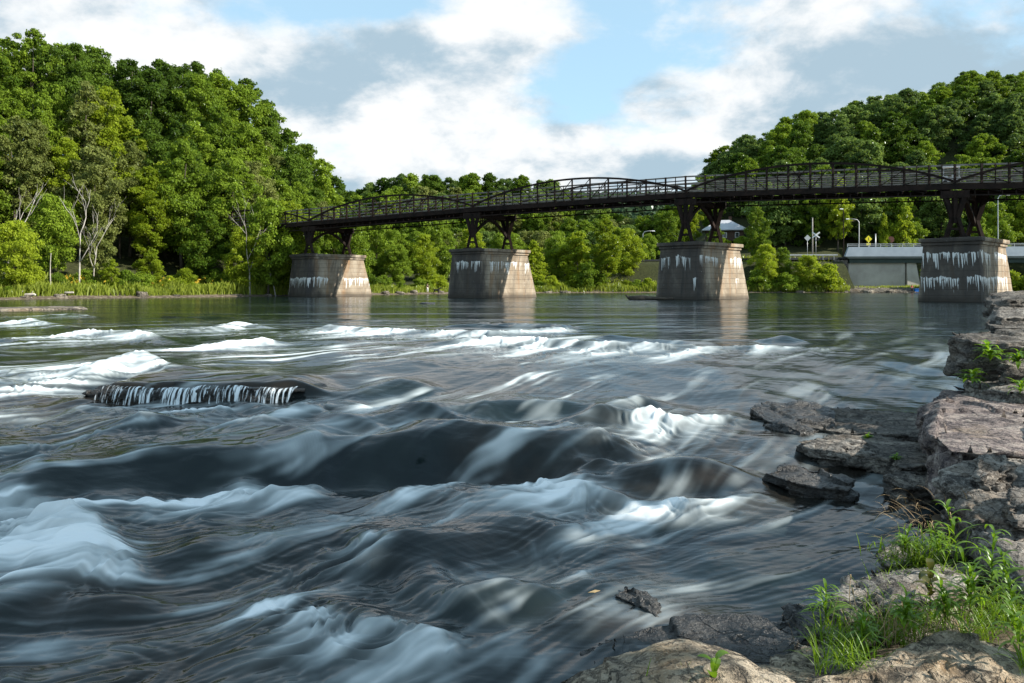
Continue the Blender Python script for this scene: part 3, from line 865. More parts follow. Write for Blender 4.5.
foam = np.clip(smooth(.06, .95, F0 * (0.30 + 1.2 * ctr)) * (.40 + .57 * np.maximum(smooth(.22, .72, ctr), smooth(.9, 1.9, F0) * .8)) + veil * (1 - .8 * np.clip(fo, 0, 1)), 0, 1)
foam = foam * (1 - .0 * inn)
hz_ = wlevel(WY) + hh + fo * (0.13 * (puff - .35) + .025 * (ctr - .5) * (WY < 14)) * inn + (ctr - .5) * 0.014 * inn * np.minimum(1, 12 / np.maximum(WY, 1))
calm = smooth(40, 60, WY)
hz_ = hz_ + calm * (vnoise(WX * .25, WY * .12) - .5) * .05
shal = np.clip(smooth(.42, .68, vnoise(WX * .42 + 7, WY * .30)) * .55 * smooth(26, 14, WY) + bil(ROCKY.astype(np.float32), WX, WY) * .8, 0, 1)
cx_, cy_ = PW(60, 405)
shal = np.maximum(shal, .95 * np.exp(-((WX - cx_) / 3.2) ** 2 - ((WY - cy_) / 1.3) ** 2))
cx_, cy_ = PW(480, 530)
shal = np.maximum(shal, .5 * np.exp(-((WX - cx_) / .9) ** 2 - ((WY - cy_) / .8) ** 2))
cx_, cy_ = PW(110, 600)
shal = np.maximum(shal, .6 * np.exp(-((WX - cx_) / .9) ** 2 - ((WY - cy_) / .5) ** 2))
cx_, cy_ = PW(690, 635)
shal = np.maximum(shal, 1. * np.exp(-((WX - cx_) / .9) ** 2 - ((WY - cy_) / .35) ** 2))
nr, nc = AX.shape
fc = (np.arange(nr - 1)[:, None] * nc + np.arange(nc - 1)[None, :]).ravel()
wf = np.stack([fc, fc + 1, fc + nc + 1, fc + nc], 1)
wme = np_mesh('river_water', np.stack([WX, WY, hz_], 1), wf)
for nm, arr in (('foam', foam), ('streak', ctr), ('shallow', shal)):
    at = wme.attributes.new(nm, 'FLOAT', 'POINT'); at.data.foreach_set('value', arr.astype(np.float32))
water = link('water', wme, M['water'])
tag(water, 'fast river with white rapids flowing down from under the bridge', 'water', kind='structure')


def wz(x, y):
    return float(wlevel(y)) + (float(bil(H, np.array([x]), np.array([y]))[0]) if Y0 < y < 45 else 0.0)
# ------------------------------------------------------------------ rocks
def rock_mesh(name, pts, edge=0.06, amp=0.05, rounds=2, seed=0, layer=0.03, off=None):
    bm = bmesh.new()
    for p in pts: bm.verts.new(p)
    r = bmesh.ops.convex_hull(bm, input=bm.verts)
    junk = [g for g in r['geom_interior'] if isinstance(g, bmesh.types.BMVert)]
    if junk: bmesh.ops.delete(bm, geom=junk, context='VERTS')
    bmesh.ops.triangulate(bm, faces=bm.faces)
    for _ in range(9):
        es = [e for e in bm.edges if e.calc_length() > edge * 1.5]
        if not es or len(bm.verts) > 42000: break
        bmesh.ops.subdivide_edges(bm, edges=es, cuts=1)
        bmesh.ops.triangulate(bm, faces=[f for f in bm.faces if len(f.verts) > 3])
    for _ in range(rounds):
        bmesh.ops.smooth_vert(bm, verts=bm.verts, factor=0.5, use_axis_x=True, use_axis_y=True, use_axis_z=True)
    bm.normal_update()
    o3 = Vector((seed * 3.7, seed * 1.3, seed * 2.1))
    sz = max(0.25, max((Vector(p) - Vector(pts[0])).length for p in pts))
    for v in bm.verts:
        p = v.co + o3; n = v.normal.copy()
        q = Vector((p.x, p.y, p.z * 2.2))
        d = noise.fractal(q * (2.2 / sz), 0.9, 2.1, 4) * amp * 1.2
        d += noise.fractal(q * (9.0 / sz), 0.7, 2.2, 4) * amp * 0.6
        c = noise.cell(Vector((p.x * 2.1 / sz, p.y * 2.1 / sz, p.z * 11.0 / sz))) - 0.5
        d += c * amp * 0.9
        if abs(n.z) < 0.75:                                        # bedding planes notch the steep faces
            lay = noise.noise(Vector((p.x * .8, p.y * .8, p.z * 17.0 / max(.5, sz) * 1.6 + noise.noise(p * 1.4) * 1.5)))
            d += (-layer if lay > 0.15 else layer * 0.4) * 1.7 * (0.75 - abs(n.z)) / 0.75
        v.co += n * d
    if off is not None:
        for v in bm.verts: v.co -= off
    me = bpy.data.meshes.new(name); bm.to_mesh(me); bm.free()
    me.polygons.foreach_set('use_smooth', [True] * len(me.polygons)); me.update()
    return me


NR = [0]


def rock(name, label, tops, drop, m, edge=0.06, amp=0.05, rounds=2, layer=0.03, cat='rock', group=None, extra=()):
    """tops: points of the visible upper outline; the body goes down by drop"""
    NR[0] += 1
    tp = [Vector(p) for p in tops]
    c = sum(tp, Vector()) / len(tp)
    pts = tp + [Vector((p.x + (p.x - c.x) * .05, p.y + (p.y - c.y) * .05, p.z - drop)) for p in tp] + [Vector(e) for e in extra]
    base = Vector((c.x, c.y, c.z - drop))
    o = link(name, rock_mesh(name, pts, edge, amp, rounds, NR[0], layer, base), M[m] if isinstance(m, str) else m)
    o.location = base
    tag(o, label, cat, group)
    return o


def PP(*tr): return [P(*q) for q in tr]


rock('boulder', 'low tan boulder at the bottom edge, beside a bright green seedling',
     PP((500, 716, 4.75), (548, 682, 4.95), (600, 662, 5.05), (650, 648, 5.15), (690, 637, 5.25), (714, 644, 5.25), (742, 668, 5.0), (800, 690, 4.6), (800, 760, 4.0), (560, 790, 3.9), (680, 668, 4.6)), .5, 'rock_tan', .035, .03, layer=.012)
rock('boulder', 'broad tan and grey boulder filling the bottom right corner below the grass',
     PP((770, 700, 4.5), (850, 671, 4.85), (903, 657, 5.0), (918, 640, 5.1), (940, 633, 5.2), (985, 632, 5.2), (1014, 646, 5.1), (1060, 660, 5.0), (1080, 760, 4.0), (760, 770, 3.9), (930, 660, 4.7)), .55, 'rock_tan', .035, .045, layer=.015)
rock('boulder', 'pale grey pitted boulder between the grass and the water',
     PP((822, 600, 5.75), (842, 585, 6.0), (870, 570, 6.2), (905, 562, 6.35), (962, 556, 6.4), (985, 568, 6.2), (970, 590, 5.8), (900, 604, 5.6), (845, 614, 5.5), (900, 575, 5.9)), .42, 'rock', .03, .045, layer=.015)
rock('stone', 'small blunt grey stone at the water edge above the pale pitted boulder',
     PP((878, 548, 6.7), (890, 542, 6.8), (925, 542, 6.8), (930, 560, 6.5), (880, 562, 6.5)), .3, 'rock', .025, .02)
rock('stone', 'rounded brown stone wrapped in dry grass under the leaning slab',
     PP((930, 522, 7.0), (948, 514, 7.1), (975, 516, 7.1), (984, 530, 6.9), (978, 552, 6.6), (935, 552, 6.6)), .3, 'rock_dark', .025, .03)
rock('rock_slab', 'large flat slab with a purple-brown pitted top jutting towards the river',
     PP((924, 408, 11.3), (944, 389, 12.2), (1000, 393, 12.0), (1120, 405, 11.6), (1160, 452, 7.8), (1024, 452, 7.5), (985, 452, 7.5), (947, 447, 7.6), (930, 434, 8.5), (1000, 415, 9.6)), .55, 'rock_purple', .05, .05, layer=.05)
rock('rock_slab', 'leaning grey slab sloping down from under the purple-brown flat slab',
     PP((938, 466, 7.5), (962, 456, 7.55), (1010, 452, 7.6), (1110, 470, 7.4), (1120, 600, 5.6), (1030, 590, 5.75), (996, 570, 6.1), (976, 530, 6.6), (965, 500, 7.0)), .75, 'rock', .04, .05, layer=.03)
rock('stone', 'angular grey block wedged below the front edge of the purple-brown slab',
     PP((976, 462, 7.15), (982, 452, 7.3), (1006, 454, 7.3), (1012, 468, 7.1), (1000, 484, 6.95), (980, 480, 6.95)), .3, 'rock', .025, .035)
rock('stone', 'grey block at the right edge lying on the leaning slab',
     PP((1004, 496, 6.6), (1012, 482, 6.8), (1060, 480, 6.8), (1070, 520, 6.3), (1014, 522, 6.3)), .35, 'rock', .03, .04)
rock('boulder', 'big dark rounded boulder overhanging the water, upper right',
     PP((948, 336, 12.6), (956, 329, 13.0), (1000, 326, 13.3), (1100, 326, 13.3), (1110, 345, 11.8), (1010, 344, 11.8), (972, 340, 12.0)), .62, 'rock_dark', .05, .07, 3, layer=.03, extra=PP((962, 362, 12.0), (985, 372, 11.9), (1010, 358, 11.9)))
rock('rock_slab', 'topmost dark slab of the right bank, level with the far shore',
     PP((983, 297, 15.2), (990, 291, 15.5), (1040, 290, 15.5), (1110, 292, 15.0), (1100, 303, 14.2), (1010, 301, 14.3), (992, 304, 14.4)), .38, 'rock_dark', .06, .05, layer=.05)
rock('rock_slab', 'grey middle slab stacked under the topmost dark slab',
     PP((990, 312, 14.0), (998, 305, 14.3), (1100, 305, 14.3), (1100, 318, 13.6), (1000, 317, 13.5)), .22, 'rock', .05, .04, layer=.03)
rock('rock_slab', 'thin ledge slab resting on the big dark rounded boulder',
     PP((984, 322, 13.6), (992, 317, 13.9), (1100, 318, 13.8), (1100, 328, 13.0), (995, 327, 13.1)), .14, 'rock_dark', .05, .03, layer=.02)
rock('rock_slab', 'sloping pale grey slab between the rounded boulder and the purple-brown slab',
     PP((958, 378, 11.9), (968, 367, 12.3), (1010, 362, 12.3), (1110, 360, 12.3), (1110, 398, 10.9), (1024, 397, 10.9), (975, 388, 11.5)), .45, 'rock', .05, .05, layer=.03)
rock('stone', 'small brown stone with weeds beside it against the rounded boulder',
     PP((1000, 361, 11.6), (1010, 354, 11.8), (1028, 358, 11.7), (1030, 370, 11.4), (1004, 372, 11.4)), .3, 'rock_dark', .04, .04)
# low shelf running into the river
rock('rock_shelf', 'low dark wet shelf reaching furthest left into the river on the right side',
     PP((748, 406, 13.2), (764, 399, 13.7), (800, 402, 13.6), (834, 408, 13.2), (838, 424, 12.0), (800, 430, 11.7), (772, 424, 12.2)), .5, 'rock_wet', .045, .06, layer=.05)
rock('rock_shelf', 'flat grey-brown shelf top awash between the dark wet shelf and the purple-brown slab',
     PP((790, 412, 13.0), (850, 405, 13.4), (938, 412, 13.0), (945, 436, 11.3), (890, 434, 11.4), (840, 430, 11.7), (800, 424, 12.1)), .4, 'rock_dark', .05, .035, layer=.03)
rock('rock_ledge', 'layered grey ledge with mossy cracks under the flat shelf',
     PP((796, 440, 11.0), (824, 434, 11.3), (880, 436, 11.2), (942, 436, 11.2), (950, 462, 9.6), (900, 458, 9.9), (850, 452, 10.2), (812, 446, 10.6)), .32, 'rock_dark', .04, .05, layer=.06)
rock('rock_ledge', 'tan-edged thin ledge at the left end of the layered grey ledge',
     PP((802, 446, 10.7), (820, 438, 11.0), (862, 440, 10.9), (880, 452, 10.2), (850, 452, 10.2)), .14, 'rock', .035, .03, layer=.03)
rock('stone', 'dark square block at the foot of the purple-brown slab, above another block',
     PP((892, 462, 9.8), (900, 456, 10.0), (945, 458, 10.0), (948, 466, 9.6), (900, 467, 9.5)), .2, 'rock_dark', .035, .03)
rock('stone', 'dark long block lowest at the foot of the purple-brown slab',
     PP((884, 474, 9.3), (900, 468, 9.5), (948, 470, 9.5), (952, 484, 8.9), (905, 486, 8.8)), .3, 'rock_dark', .035, .03)
rock('rock_shelf', 'black wet rock with water sliding over it beside the rounded hump of water',
     PP((764, 470, 9.7), (782, 463, 10.0), (822, 468, 9.8), (858, 482, 9.2), (850, 490, 8.9), (800, 482, 9.2)), .32, 'rock_wet', .03, .04, layer=.02)
rock('stone', 'small curved black wet rock breaking the current near the bottom',
     PP((612, 594, 6.35), (626, 584, 6.5), (646, 590, 6.4), (662, 606, 6.1), (658, 618, 5.95), (640, 606, 6.1)), .25, 'rock_wet', .02, .03, layer=.01)
rock('rock_shelf', 'flat wet bedrock just awash behind the low tan boulder',
     PP((575, 650, 5.50), (630, 628, 5.72), (690, 616, 5.82), (760, 616, 5.80), (800, 640, 5.45), (760, 690, 5.0), (640, 690, 5.0)), .3, 'rock_wet', .03, .035, layer=.01)
rock('stone', 'black wet stone at the water edge left of the grass',
     PP((766, 622, 5.95), (790, 604, 6.2), (824, 600, 6.2), (838, 622, 5.8), (800, 640, 5.6)), .28, 'rock_wet', .025, .04, layer=.02)
rock('rock_slab', 'flat brown bedrock slab between the two tan boulders at the bottom',
     PP((690, 668, 5.2), (730, 650, 5.5), (760, 640, 5.65), (820, 646, 5.5), (850, 664, 5.2), (850, 700, 4.7), (700, 710, 4.6)), .3, 'rock_tan', .025, .025, layer=.01)
rock('stone', 'brown flat stone below the grass at the bottom right',
     PP((800, 655, 5.35), (830, 640, 5.55), (870, 650, 5.4), (860, 676, 5.0), (815, 680, 4.95)), .22, 'rock', .03, .03, layer=.01)
# left bank and mid river
rock('rock_slab', 'flat dark slab at the left edge of the river beyond the rapids',
     [Vector((-38, 56, .14)), Vector((-31.5, 58, .16)), Vector((-29.2, 55, .13)), Vector((-33, 50, .12)), Vector((-38, 49, .1))], .6, 'rock_far', .25, .06, layer=.03)
rock('stone', 'small dark stone showing above calm water in mid river',
     [Vector((-8.3, 71, .10)), Vector((-7.7, 71.6, .22)), Vector((-6.9, 71.3, .16)), Vector((-6.8, 70.6, .08)), Vector((-7.7, 70.4, .1))], .5, 'rock_wet', .12, .05)
rock('rock_shelf', 'dark ledge under the small curtain waterfall on the left',
     [Vector((FALL_X0 - .12, FALL_Y + .02, -.27)), Vector((FALL_X1 + .12, FALL_Y + .05, -.26)), Vector((FALL_X1 + .3, FALL_Y + .9, -.30)), Vector((FALL_X0 - .1, FALL_Y + .9, -.30)),
      Vector((FALL_X0 + 1.2, FALL_Y - .02, -.25))], .6, 'rock_wet', .045, .045, layer=.03)
rock('stone', 'dark stone knob at the left end of the curtain waterfall',
     [Vector((FALL_X0 - .28, FALL_Y + .0, -.30)), Vector((FALL_X0 - .1, FALL_Y + .22, -.20)), Vector((FALL_X0 + .14, FALL_Y + .15, -.20)), Vector((FALL_X0 + .12, FALL_Y - .08, -.27))], .5, 'rock_wet', .035, .03)
far_rocks = [(60, 2.2, .6, 'flat grey stone on the left shore beside bleached driftwood'), (26, 1.6, .5, 'low dark stone at the left edge of the left shore'),
             (142, 1.8, .9, 'pale squarish stone on the left shore below the goldenrod'), (176, 1.5, .5, 'dark stone at the waterline of the left shore'),
             (235, 2.6, .4, 'long flat stone at the waterline left of the first pier'), (268, 1.6, .4, 'flat stone at the waterline just left of the first pier'),
             (384, 2.4, .7, 'pale stone on the shore right of the first pier'), (400, 2.0, .6, 'brown stone on the shore between the first two piers'),
             (414, 1.7, .8, 'light stone left of the person on the far shore'), (441, 1.5, .8, 'dark stone against the second pier on the shore'),
             (548, 2.0, .5, 'pale stone on the shore right of the second pier'), (565, 3.0, .5, 'long pale stone on the grassy far shore'),
             (868, 3.5, .6, 'flat pale stone on the gravel beach below the road bridge'), (890, 2.6, .7, 'grey stone on the gravel beach below the road bridge'),
             (800, 2.4, .6, 'small pale stone below the bright bushes right of the third pier')]
for px, w, h, lb in far_rocks:
    Y = bank_y(px) + .6; c = P(px, HY, Y); z = 0.0
    ptz = []
    for k in range(9):
        a = 2 * math.pi * k / 9
        ptz.append(Vector((c.x + math.cos(a) * w / 2 * random.uniform(.7, 1.1), Y + math.sin(a) * w * .32 * random.uniform(.7, 1.1), z + h * random.uniform(.6, 1.1))))
    rock('stone', lb, ptz, h + .5, 'rock_far', .22, .09, layer=.05)
# gravel beach on the right under the road bridge
gv, gfc = [], []
for i in range(2600):
    px = random.uniform(845, 935); Y = 190 + random.uniform(.2, 9)
    x = (px - 512) / FP * Y; z = gz(x, Y); s = random.uniform(.08, .3); b = len(gv)
    a = random.random() * 3
    for k in range(4): gv.append((x + s * math.cos(a + k * 1.57), Y + s * math.sin(a + k * 1.57), z))
    gv.append((x, Y, z + s * .8))
    for k in range(4): gfc.append((b + k, b + (k + 1) % 4, b + 4))
gr = link('gravel', np_mesh('gravel', np.array(gv), np.array(gfc)), M['rock_far'])
tag(gr, 'grey gravel beach in front of the road bridge abutment', 'gravel', kind='stuff')

# the curtain of the small fall
mb = MB()
random.seed(5)
NXF, NZF = 90, 9
for i in range(NXF + 1):
    x = FALL_X0 + .12 + (FALL_X1 - FALL_X0 - .10) * i / NXF
    ya = FALL_Y - .03 + .05 * math.sin(x * 2.1) + .03 * math.sin(x * 7.7); ln = .32 + .05 * math.sin(x * 3.9 + 1)
    zt0 = -.215 + .02 * math.sin(x * 3.3) + .012 * math.sin(x * 11)
    for j in range(NZF + 1):
        q = j / NZF
        mb.v.append((x - .13 * q, ya + .10 * (1 - q) ** 2 - .17 * q ** .7 + .012 * math.sin(x * 37), zt0 - ln * q ** 1.7))
for i in range(NXF):
    for j in range(NZF):
        a = i * (NZF + 1) + j
        mb.f.append((a, a + 1, a + NZF + 2, a + NZF + 1)); mb.sm.append(True)
fl = mb.build('waterfall', M['fall'])
tag(fl, 'small curtain of white water strands falling over the dark ledge', 'waterfall', kind='structure')

# ------------------------------------------------------------------ piers
PC = [(-28.4 + 25.4 * i, 123 - 13 * i) for i in range(-1, 5)]
PC[3] = (PC[3][0] + .6, PC[3][1])
DECK = [9.6, 10.6, 11.45, 11.95, 11.35, 10.3]
TP = R(45.5)
UD = Vector((math.sin(TP), math.cos(TP), 0)); VD = Vector((math.cos(TP), -math.sin(TP), 0))
DRIP = {1: (.74, .30, 0, 1), 2: (.43, .80, 0, 1), 3: (.45, .66, 0, 1), 4: (.37, .34, 0, 1)}
PIER_TOP = [None, 6.4, 6.6, 6.75, 6.5]


def pier(i, label):
    cx, cy = PC[i]; H_ = PIER_TOP[i]
    root = empty('bridge_pier', (cx, cy, 0), math.atan2(UD.y, UD.x))
    tag(root, label, 'bridge pier', 'masonry piers carrying the trail bridge')
    # local x runs along the pier away from the eye, local y to its left
    top = [(-4.7, 2.6), (-4.7, -2.6), (4.7, -2.6), (4.7, 2.6)]
    bot = [(-5.3, 3.0), (-5.9, -3.2), (6.3, -3.2), (6.3, 3.0)]
    z0, z1 = -1.2, H_ - .75
    n, k = 14, 9
    vs, fs = [], []
    for j in range(n + 1):
        q = j / n; z = z0 + (z1 - z0) * q
        for e in range(4):
            a0, a1 = bot[e], top[e]; b0, b1 = bot[(e + 1) % 4], top[(e + 1) % 4]
            for s in range(k):
                w = s / k
                ax, ay = a0[0] + (a1[0] - a0[0]) * q, a0[1] + (a1[1] - a0[1]) * q
                bx, by = b0[0] + (b1[0] - b0[0]) * q, b0[1] + (b1[1] - b0[1]) * q
                jx = (noise.noise(Vector((ax + w * 7 + i * 5, ay, z * 1.3))) * .05)
                vs.append((ax + (bx - ax) * w + jx, ay + (by - ay) * w + jx, z))
    m = 4 * k
    for j in range(n):
        for s in range(m): fs.append((j * m + s, j * m + (s + 1) % m, (j + 1) * m + (s + 1) % m, (j + 1) * m + s))
    me = bpy.data.meshes.new('shaft'); me.from_pydata(vs, [], fs + [tuple(range(n * m, n * m + m))]); me.update()
    bm = bmesh.new(); bm.from_mesh(me); bmesh.ops.recalc_face_normals(bm, faces=bm.faces); bm.to_mesh(me); bm.free()
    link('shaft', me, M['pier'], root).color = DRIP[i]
    mb = MB()
    for (za, zb, e) in ((H_ - .752, H_ - .42, .16), (H_ - .42, H_, .34)):
        q = [(-4.7 - e, 2.6 + e), (-4.7 - e, -2.6 - e), (4.7 + e, -2.6 - e), (4.7 + e, 2.6 + e)]
        mb.quadbox([(a, b, za) for a, b in q] + [(a, b, zb) for a, b in q])
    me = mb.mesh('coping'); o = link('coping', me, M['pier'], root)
    bm = bmesh.new(); bm.from_mesh(me); bmesh.ops.bevel(bm, geom=bm.edges, offset=.05, segments=1, affect='EDGES'); bm.to_mesh(me); bm.free()
    return root


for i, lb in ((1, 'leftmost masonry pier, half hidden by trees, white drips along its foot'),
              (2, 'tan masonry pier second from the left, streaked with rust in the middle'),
              (3, 'pier before the grey-roofed house, one face shaded dark, the other tan'),
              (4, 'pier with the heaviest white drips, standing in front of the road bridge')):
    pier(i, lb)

# ------------------------------------------------------------------ trail bridge
BR = empty('trail_bridge', (PC[2][0], PC[2][1], 0))
tag(BR, 'long dark iron trestle bridge with low arched trusses crossing the river on masonry piers', 'bridge')
BO = Vector(BR.location)
LEGU = 3.3


def LP(i, side, z): return Vector((PC[i][0], PC[i][1], 0)) - BO + UD * (LEGU * side) + Vector((0, 0, z))


def bpart(name, mb, m, parent=BR): return mb.build(name, M[m], parent)


for i in range(5):
    za, zb = DECK[i], DECK[i + 1]
    n = 12
    for side in (-1, 1):
        A, B = LP(i, side, za), LP(i + 1, side, zb)
        at = lambda q, h=0: A.lerp(B, q) + Vector((0, 0, h))
        arch = lambda q: .95 + 2.55 * max(0.0, 1 - (2 * q - 1) ** 2) ** .92
        lo = MB(); lo.bar(at(0, .42), at(1, .42), .30, .50); lo.bar(at(0, -.42), at(1, -.42), .12, .14)
        for j in range(2 * n): lo.bar(at((j + .5) / (2 * n), 0), at((j + .5) / (2 * n), -.42), .1)
        tr = lo.build('truss', M['iron'], BR)
        tc = MB()
        for j in range(24): tc.bar(at(j / 24, arch(j / 24)), at((j + 1.02) / 24, arch((j + 1.02) / 24)), .2, .22)
        tc.build('top_chord', M['iron'], tr)
        wb = MB()
        for j in range(0 if i == 0 else 1, n + 1):
            q = j / n; hh_ = max(arch(q), 2.75)
            wb.bar(at(q, .7), at(q, hh_), .17, .2)
            if 1 <= j < n:
                q2 = (j + (1 if j < n / 2 else -1)) / n
                wb.bar(at(q2, .75), at(q, arch(q) - .05), .075)
            if j < n: wb.bar(at((j + .5) / n, .7), at((j + .5) / n, 2.72), .09)
        wb.build('web', M['iron_red'] if i == 1 else M['iron'], tr)
        rl = MB()
        off = Vector((0, 0, 0)) + UD * (-.16 * side)
        for h_, w_ in ((1.3, .12), (1.75, .12), (2.2, .13), (2.68, .17)): rl.bar(at(0, h_) + off, at(1, h_) + off, .07, w_)
        rl.build('railing', M['plank'], BR)
    dk = MB()
    c0, c1 = LP(i, -1, za + .82), LP(i, 1, za + .82); d0, d1 = LP(i + 1, -1, zb + .82), LP(i + 1, 1, zb + .82)
    up = Vector((0, 0, .16))
    ins = UD * .22
    dk.quadbox([c0 + ins, d0 + ins, d1 - ins, c1 - ins, c0 + ins + up, d0 + ins + up, d1 - ins + up, c1 - ins + up])
    dko = dk.build('deck', M['plank'], BR)
    fb = MB()
    for j in range(n + 1):
        q = j / n
        fb.bar(LP(i, -1, za + .55).lerp(LP(i + 1, -1, zb + .55), q), LP(i, 1, za + .55).lerp(LP(i + 1, 1, zb + .55), q), .20, .34)
    for j in range(n):
        fb.bar(LP(i, -1, za + .3).lerp(LP(i + 1, -1, zb + .3), j / n), LP(i, 1, za + .3).lerp(LP(i + 1, 1, zb + .3), (j + 1) / n), .1)
    fb.build('floor_beam_frame', M['iron'], dko)
BD = (Vector((PC[2][0] - PC[1][0], PC[2][1] - PC[1][1], 0))).normalized()
for i in range(1, 5):
    zb = PIER_TOP[i]; zt = DECK[i]
    tw = empty('trestle_tower'); tw.parent = BR
    for side in (-1, 1):
        mb = MB(); c = LP(i, side, 0)
        zm = zb + (zt - zb) * .45
        for s in (-1, 1):
            f0 = c + BD * (s * .80) + Vector((0, 0, zb)); f1 = c + BD * (s * .22) + Vector((0, 0, zm)); f2 = c + BD * (s * 1.0) + Vector((0, 0, zt - .05))
            mb.bar(f0, f1, .40, .36); mb.bar(f1 - Vector((0, 0, .1)), f2, .36, .5)
            mb.box(f0 + Vector((0, 0, .1)), (.8, .8, .2), TP)
        mb.bar(c + Vector((0, 0, zb + (zt - zb) * .32)), c + Vector((0, 0, zt)), .48, .45)
        mb.bar(c - BD * .62 + Vector((0, 0, zb + .95)), c + BD * .62 + Vector((0, 0, zb + .95)), .3, .25)
        mb.bar(c - BD * 1.3 + Vector((0, 0, zt - .35)), c + BD * 1.3 + Vector((0, 0, zt - .35)), .5, .75)
        mb.build('leg', M['iron'], tw)
    mb = MB(); pa = LP(i, -1, 0); pb = LP(i, 1, 0); zs = zb + (zt - zb) * .36; pk = zt - .75
    prev = None
    for j in range(17):
        q = j / 16; e = abs(2 * q - 1)
        zz = pk - (pk - zs) * e ** 1.5
        p = pa.lerp(pb, q) + Vector((0, 0, zz))
        if prev is not None:
            mb.bar(prev, p, .34, .34)
            mb.bar((prev + p) / 2, Vector(((prev.x + p.x) / 2, (prev.y + p.y) / 2, zt - .3)), .12) if e < .55 else None
        prev = p
    mb.build('arch_brace', M['iron'], tw)
    mb = MB(); mb.bar(pa + UD * -.3 + Vector((0, 0, zt - .32)), pb + UD * .3 + Vector((0, 0, zt - .32)), .45, .6)
    mb.build('cap_beam', M['iron'], tw)

# small vehicle with a white roof on the deck
q = .955
vc = Vector((PC[3][0], PC[3][1], 0)).lerp(Vector((PC[4][0], PC[4][1], 0)), q)
vz = DECK[3] + (DECK[4] - DECK[3]) * q + .98
ve = empty('utility_cart', (vc.x, vc.y, vz), math.atan2(BD.y, BD.x))
tag(ve, 'pale cart with a flat white roof standing on the trail bridge deck', 'cart')
mb = MB(); mb.box((0, 0, .55), (2.1, 1.15, .5)); mb.box((-.7, 0, .85), (.6, 1.1, .35)); mb.box((.15, 0, .95), (.2, 1.0, .5)); mb.build('body', M['steel'], ve)
mb = MB(); mb.box((0, 0, 2.12), (2.0, 1.2, .16)); mb.box((0, 0, 2.245), (1.7, 1.0, .08)); mb.build('roof', M['white'], ve); ve.scale = (.82, .82, .9)
for sx_ in (-.9, .9):
    for sy_ in (-.5, .5):
        mb = MB(); mb.bar((sx_, sy_, .75), (sx_ * .95, sy_, 2.05), .06); mb.build('roof_post', M['steel'], ve)
        mb = MB(); mb.tube([(sx_ * .8, sy_ * 1.05 - .08, .26), (sx_ * .8, sy_ * 1.05 + .08, .26)], .26, 12); mb.build('wheel', M['black'], ve)

# ------------------------------------------------------------------ road bridge and what stands on it
RBY = 201.0
rb = empty('road_bridge', (84, RBY, 0))
tag(rb, 'low pale road bridge with a dark green girder crossing behind the right-hand pier', 'bridge')
zt = CH + (HY - 247) * RBY / FP; zb = CH + (HY - 258.5) * RBY / FP
mb = MB(); mb.quadbox([(1.2, 0, zb), (95, -6, zb), (95, -5, zb), (1.2, 1, zb), (0, -.5, zb + .5), (95, -6.5, zb + .5), (95, -5.5, zb + .5), (0, .5, zb + .5)])
mb.quadbox([(.0, -.5, zb + .503), (95, -6.5, zb + .503), (95, -5.5, zb + .503), (0, .5, zb + .503), (.9, -.3, zt), (95, -6.3, zt), (95, -5.6, zt), (.9, .4, zt)])
mb.build('parapet', M['fascia'], rb)
mb = MB(); mb.quadbox([(1.5, .6, zb - 1.1), (95, -5.2, zb - 1.1), (95, -4.6, zb - 1.1), (1.5, 1.2, zb - 1.1), (1.5, .6, zb - .003), (95, -5.2, zb - .003), (95, -4.6, zb - .003), (1.5, 1.2, zb - .003)])
mb.quadbox([(1.5, 6.6, zb - 1.1), (95, .8, zb - 1.1), (95, 1.4, zb - 1.1), (1.5, 7.2, zb - 1.1), (1.5, 6.6, zb - .003), (95, .8, zb - .003), (95, 1.4, zb - .003), (1.5, 7.2, zb - .003)])
mb.build('girder', M['girder'], rb)
mb = MB(); mb.quadbox([(-.5, 1.05, zb), (95, -4.95, zb), (95, 4, zb), (-.5, 10, zb), (-.5, 1.05, zb + .4), (95, -4.95, zb + .4), (95, 4, zb + .4), (-.5, 10, zb + .4)])
mb.build('deck', M['asphalt'], rb)
mb = MB()
mb.bar((.6, 0, zt + .75), (95, -6, zt + .75), .12, .14); mb.bar((.6, 0, zt + .4), (95, -6, zt + .4), .1, .12)
for j in range(34): mb.bar((.7 + j * 2.7, -.06 - j * .17, zt), (.7 + j * 2.7, -.06 - j * .17, zt + .8), .12)
mb.build('guard_rail', M['steel'], rb)
gb = gz(92, RBY) - 2
mb = MB()
mb.quadbox([(1.5, 1.3, gb), (15.5, .5, gb), (15.5, 8, gb), (1.5, 8, gb), (1.5, 1.3, zb - 1.103), (15.5, .5, zb - 1.103), (15.5, 8, zb - 1.103), (1.5, 8, zb - 1.103)])
mb.build('abutment', M['concrete'], rb)
mb = MB(); mb.quadbox([(15.8, -.3, gb), (19.4, -.2, gb), (19.9, 6, gb), (15.8, 6, gb), (15.8, .2, zb - 1.11), (18.2, .3, zb - 1.11), (18.5, 5.8, zb - 1.11), (15.8, 5.8, zb - 1.11)])
mb.build('wing_wall', M['concrete'], rb)
mb = MB(); mb.quadbox([(-2.2, .9, gb), (1.2, .9, gb), (1.2, 9, gb), (-2.2, 9, gb), (-2.2, .9, zb - .3), (1.2, .9, zb - .3), (1.2, 9, zb - .3), (-2.2, 9, zb - .3)])
mb.build('end_wall', M['rock_dark'], rb)
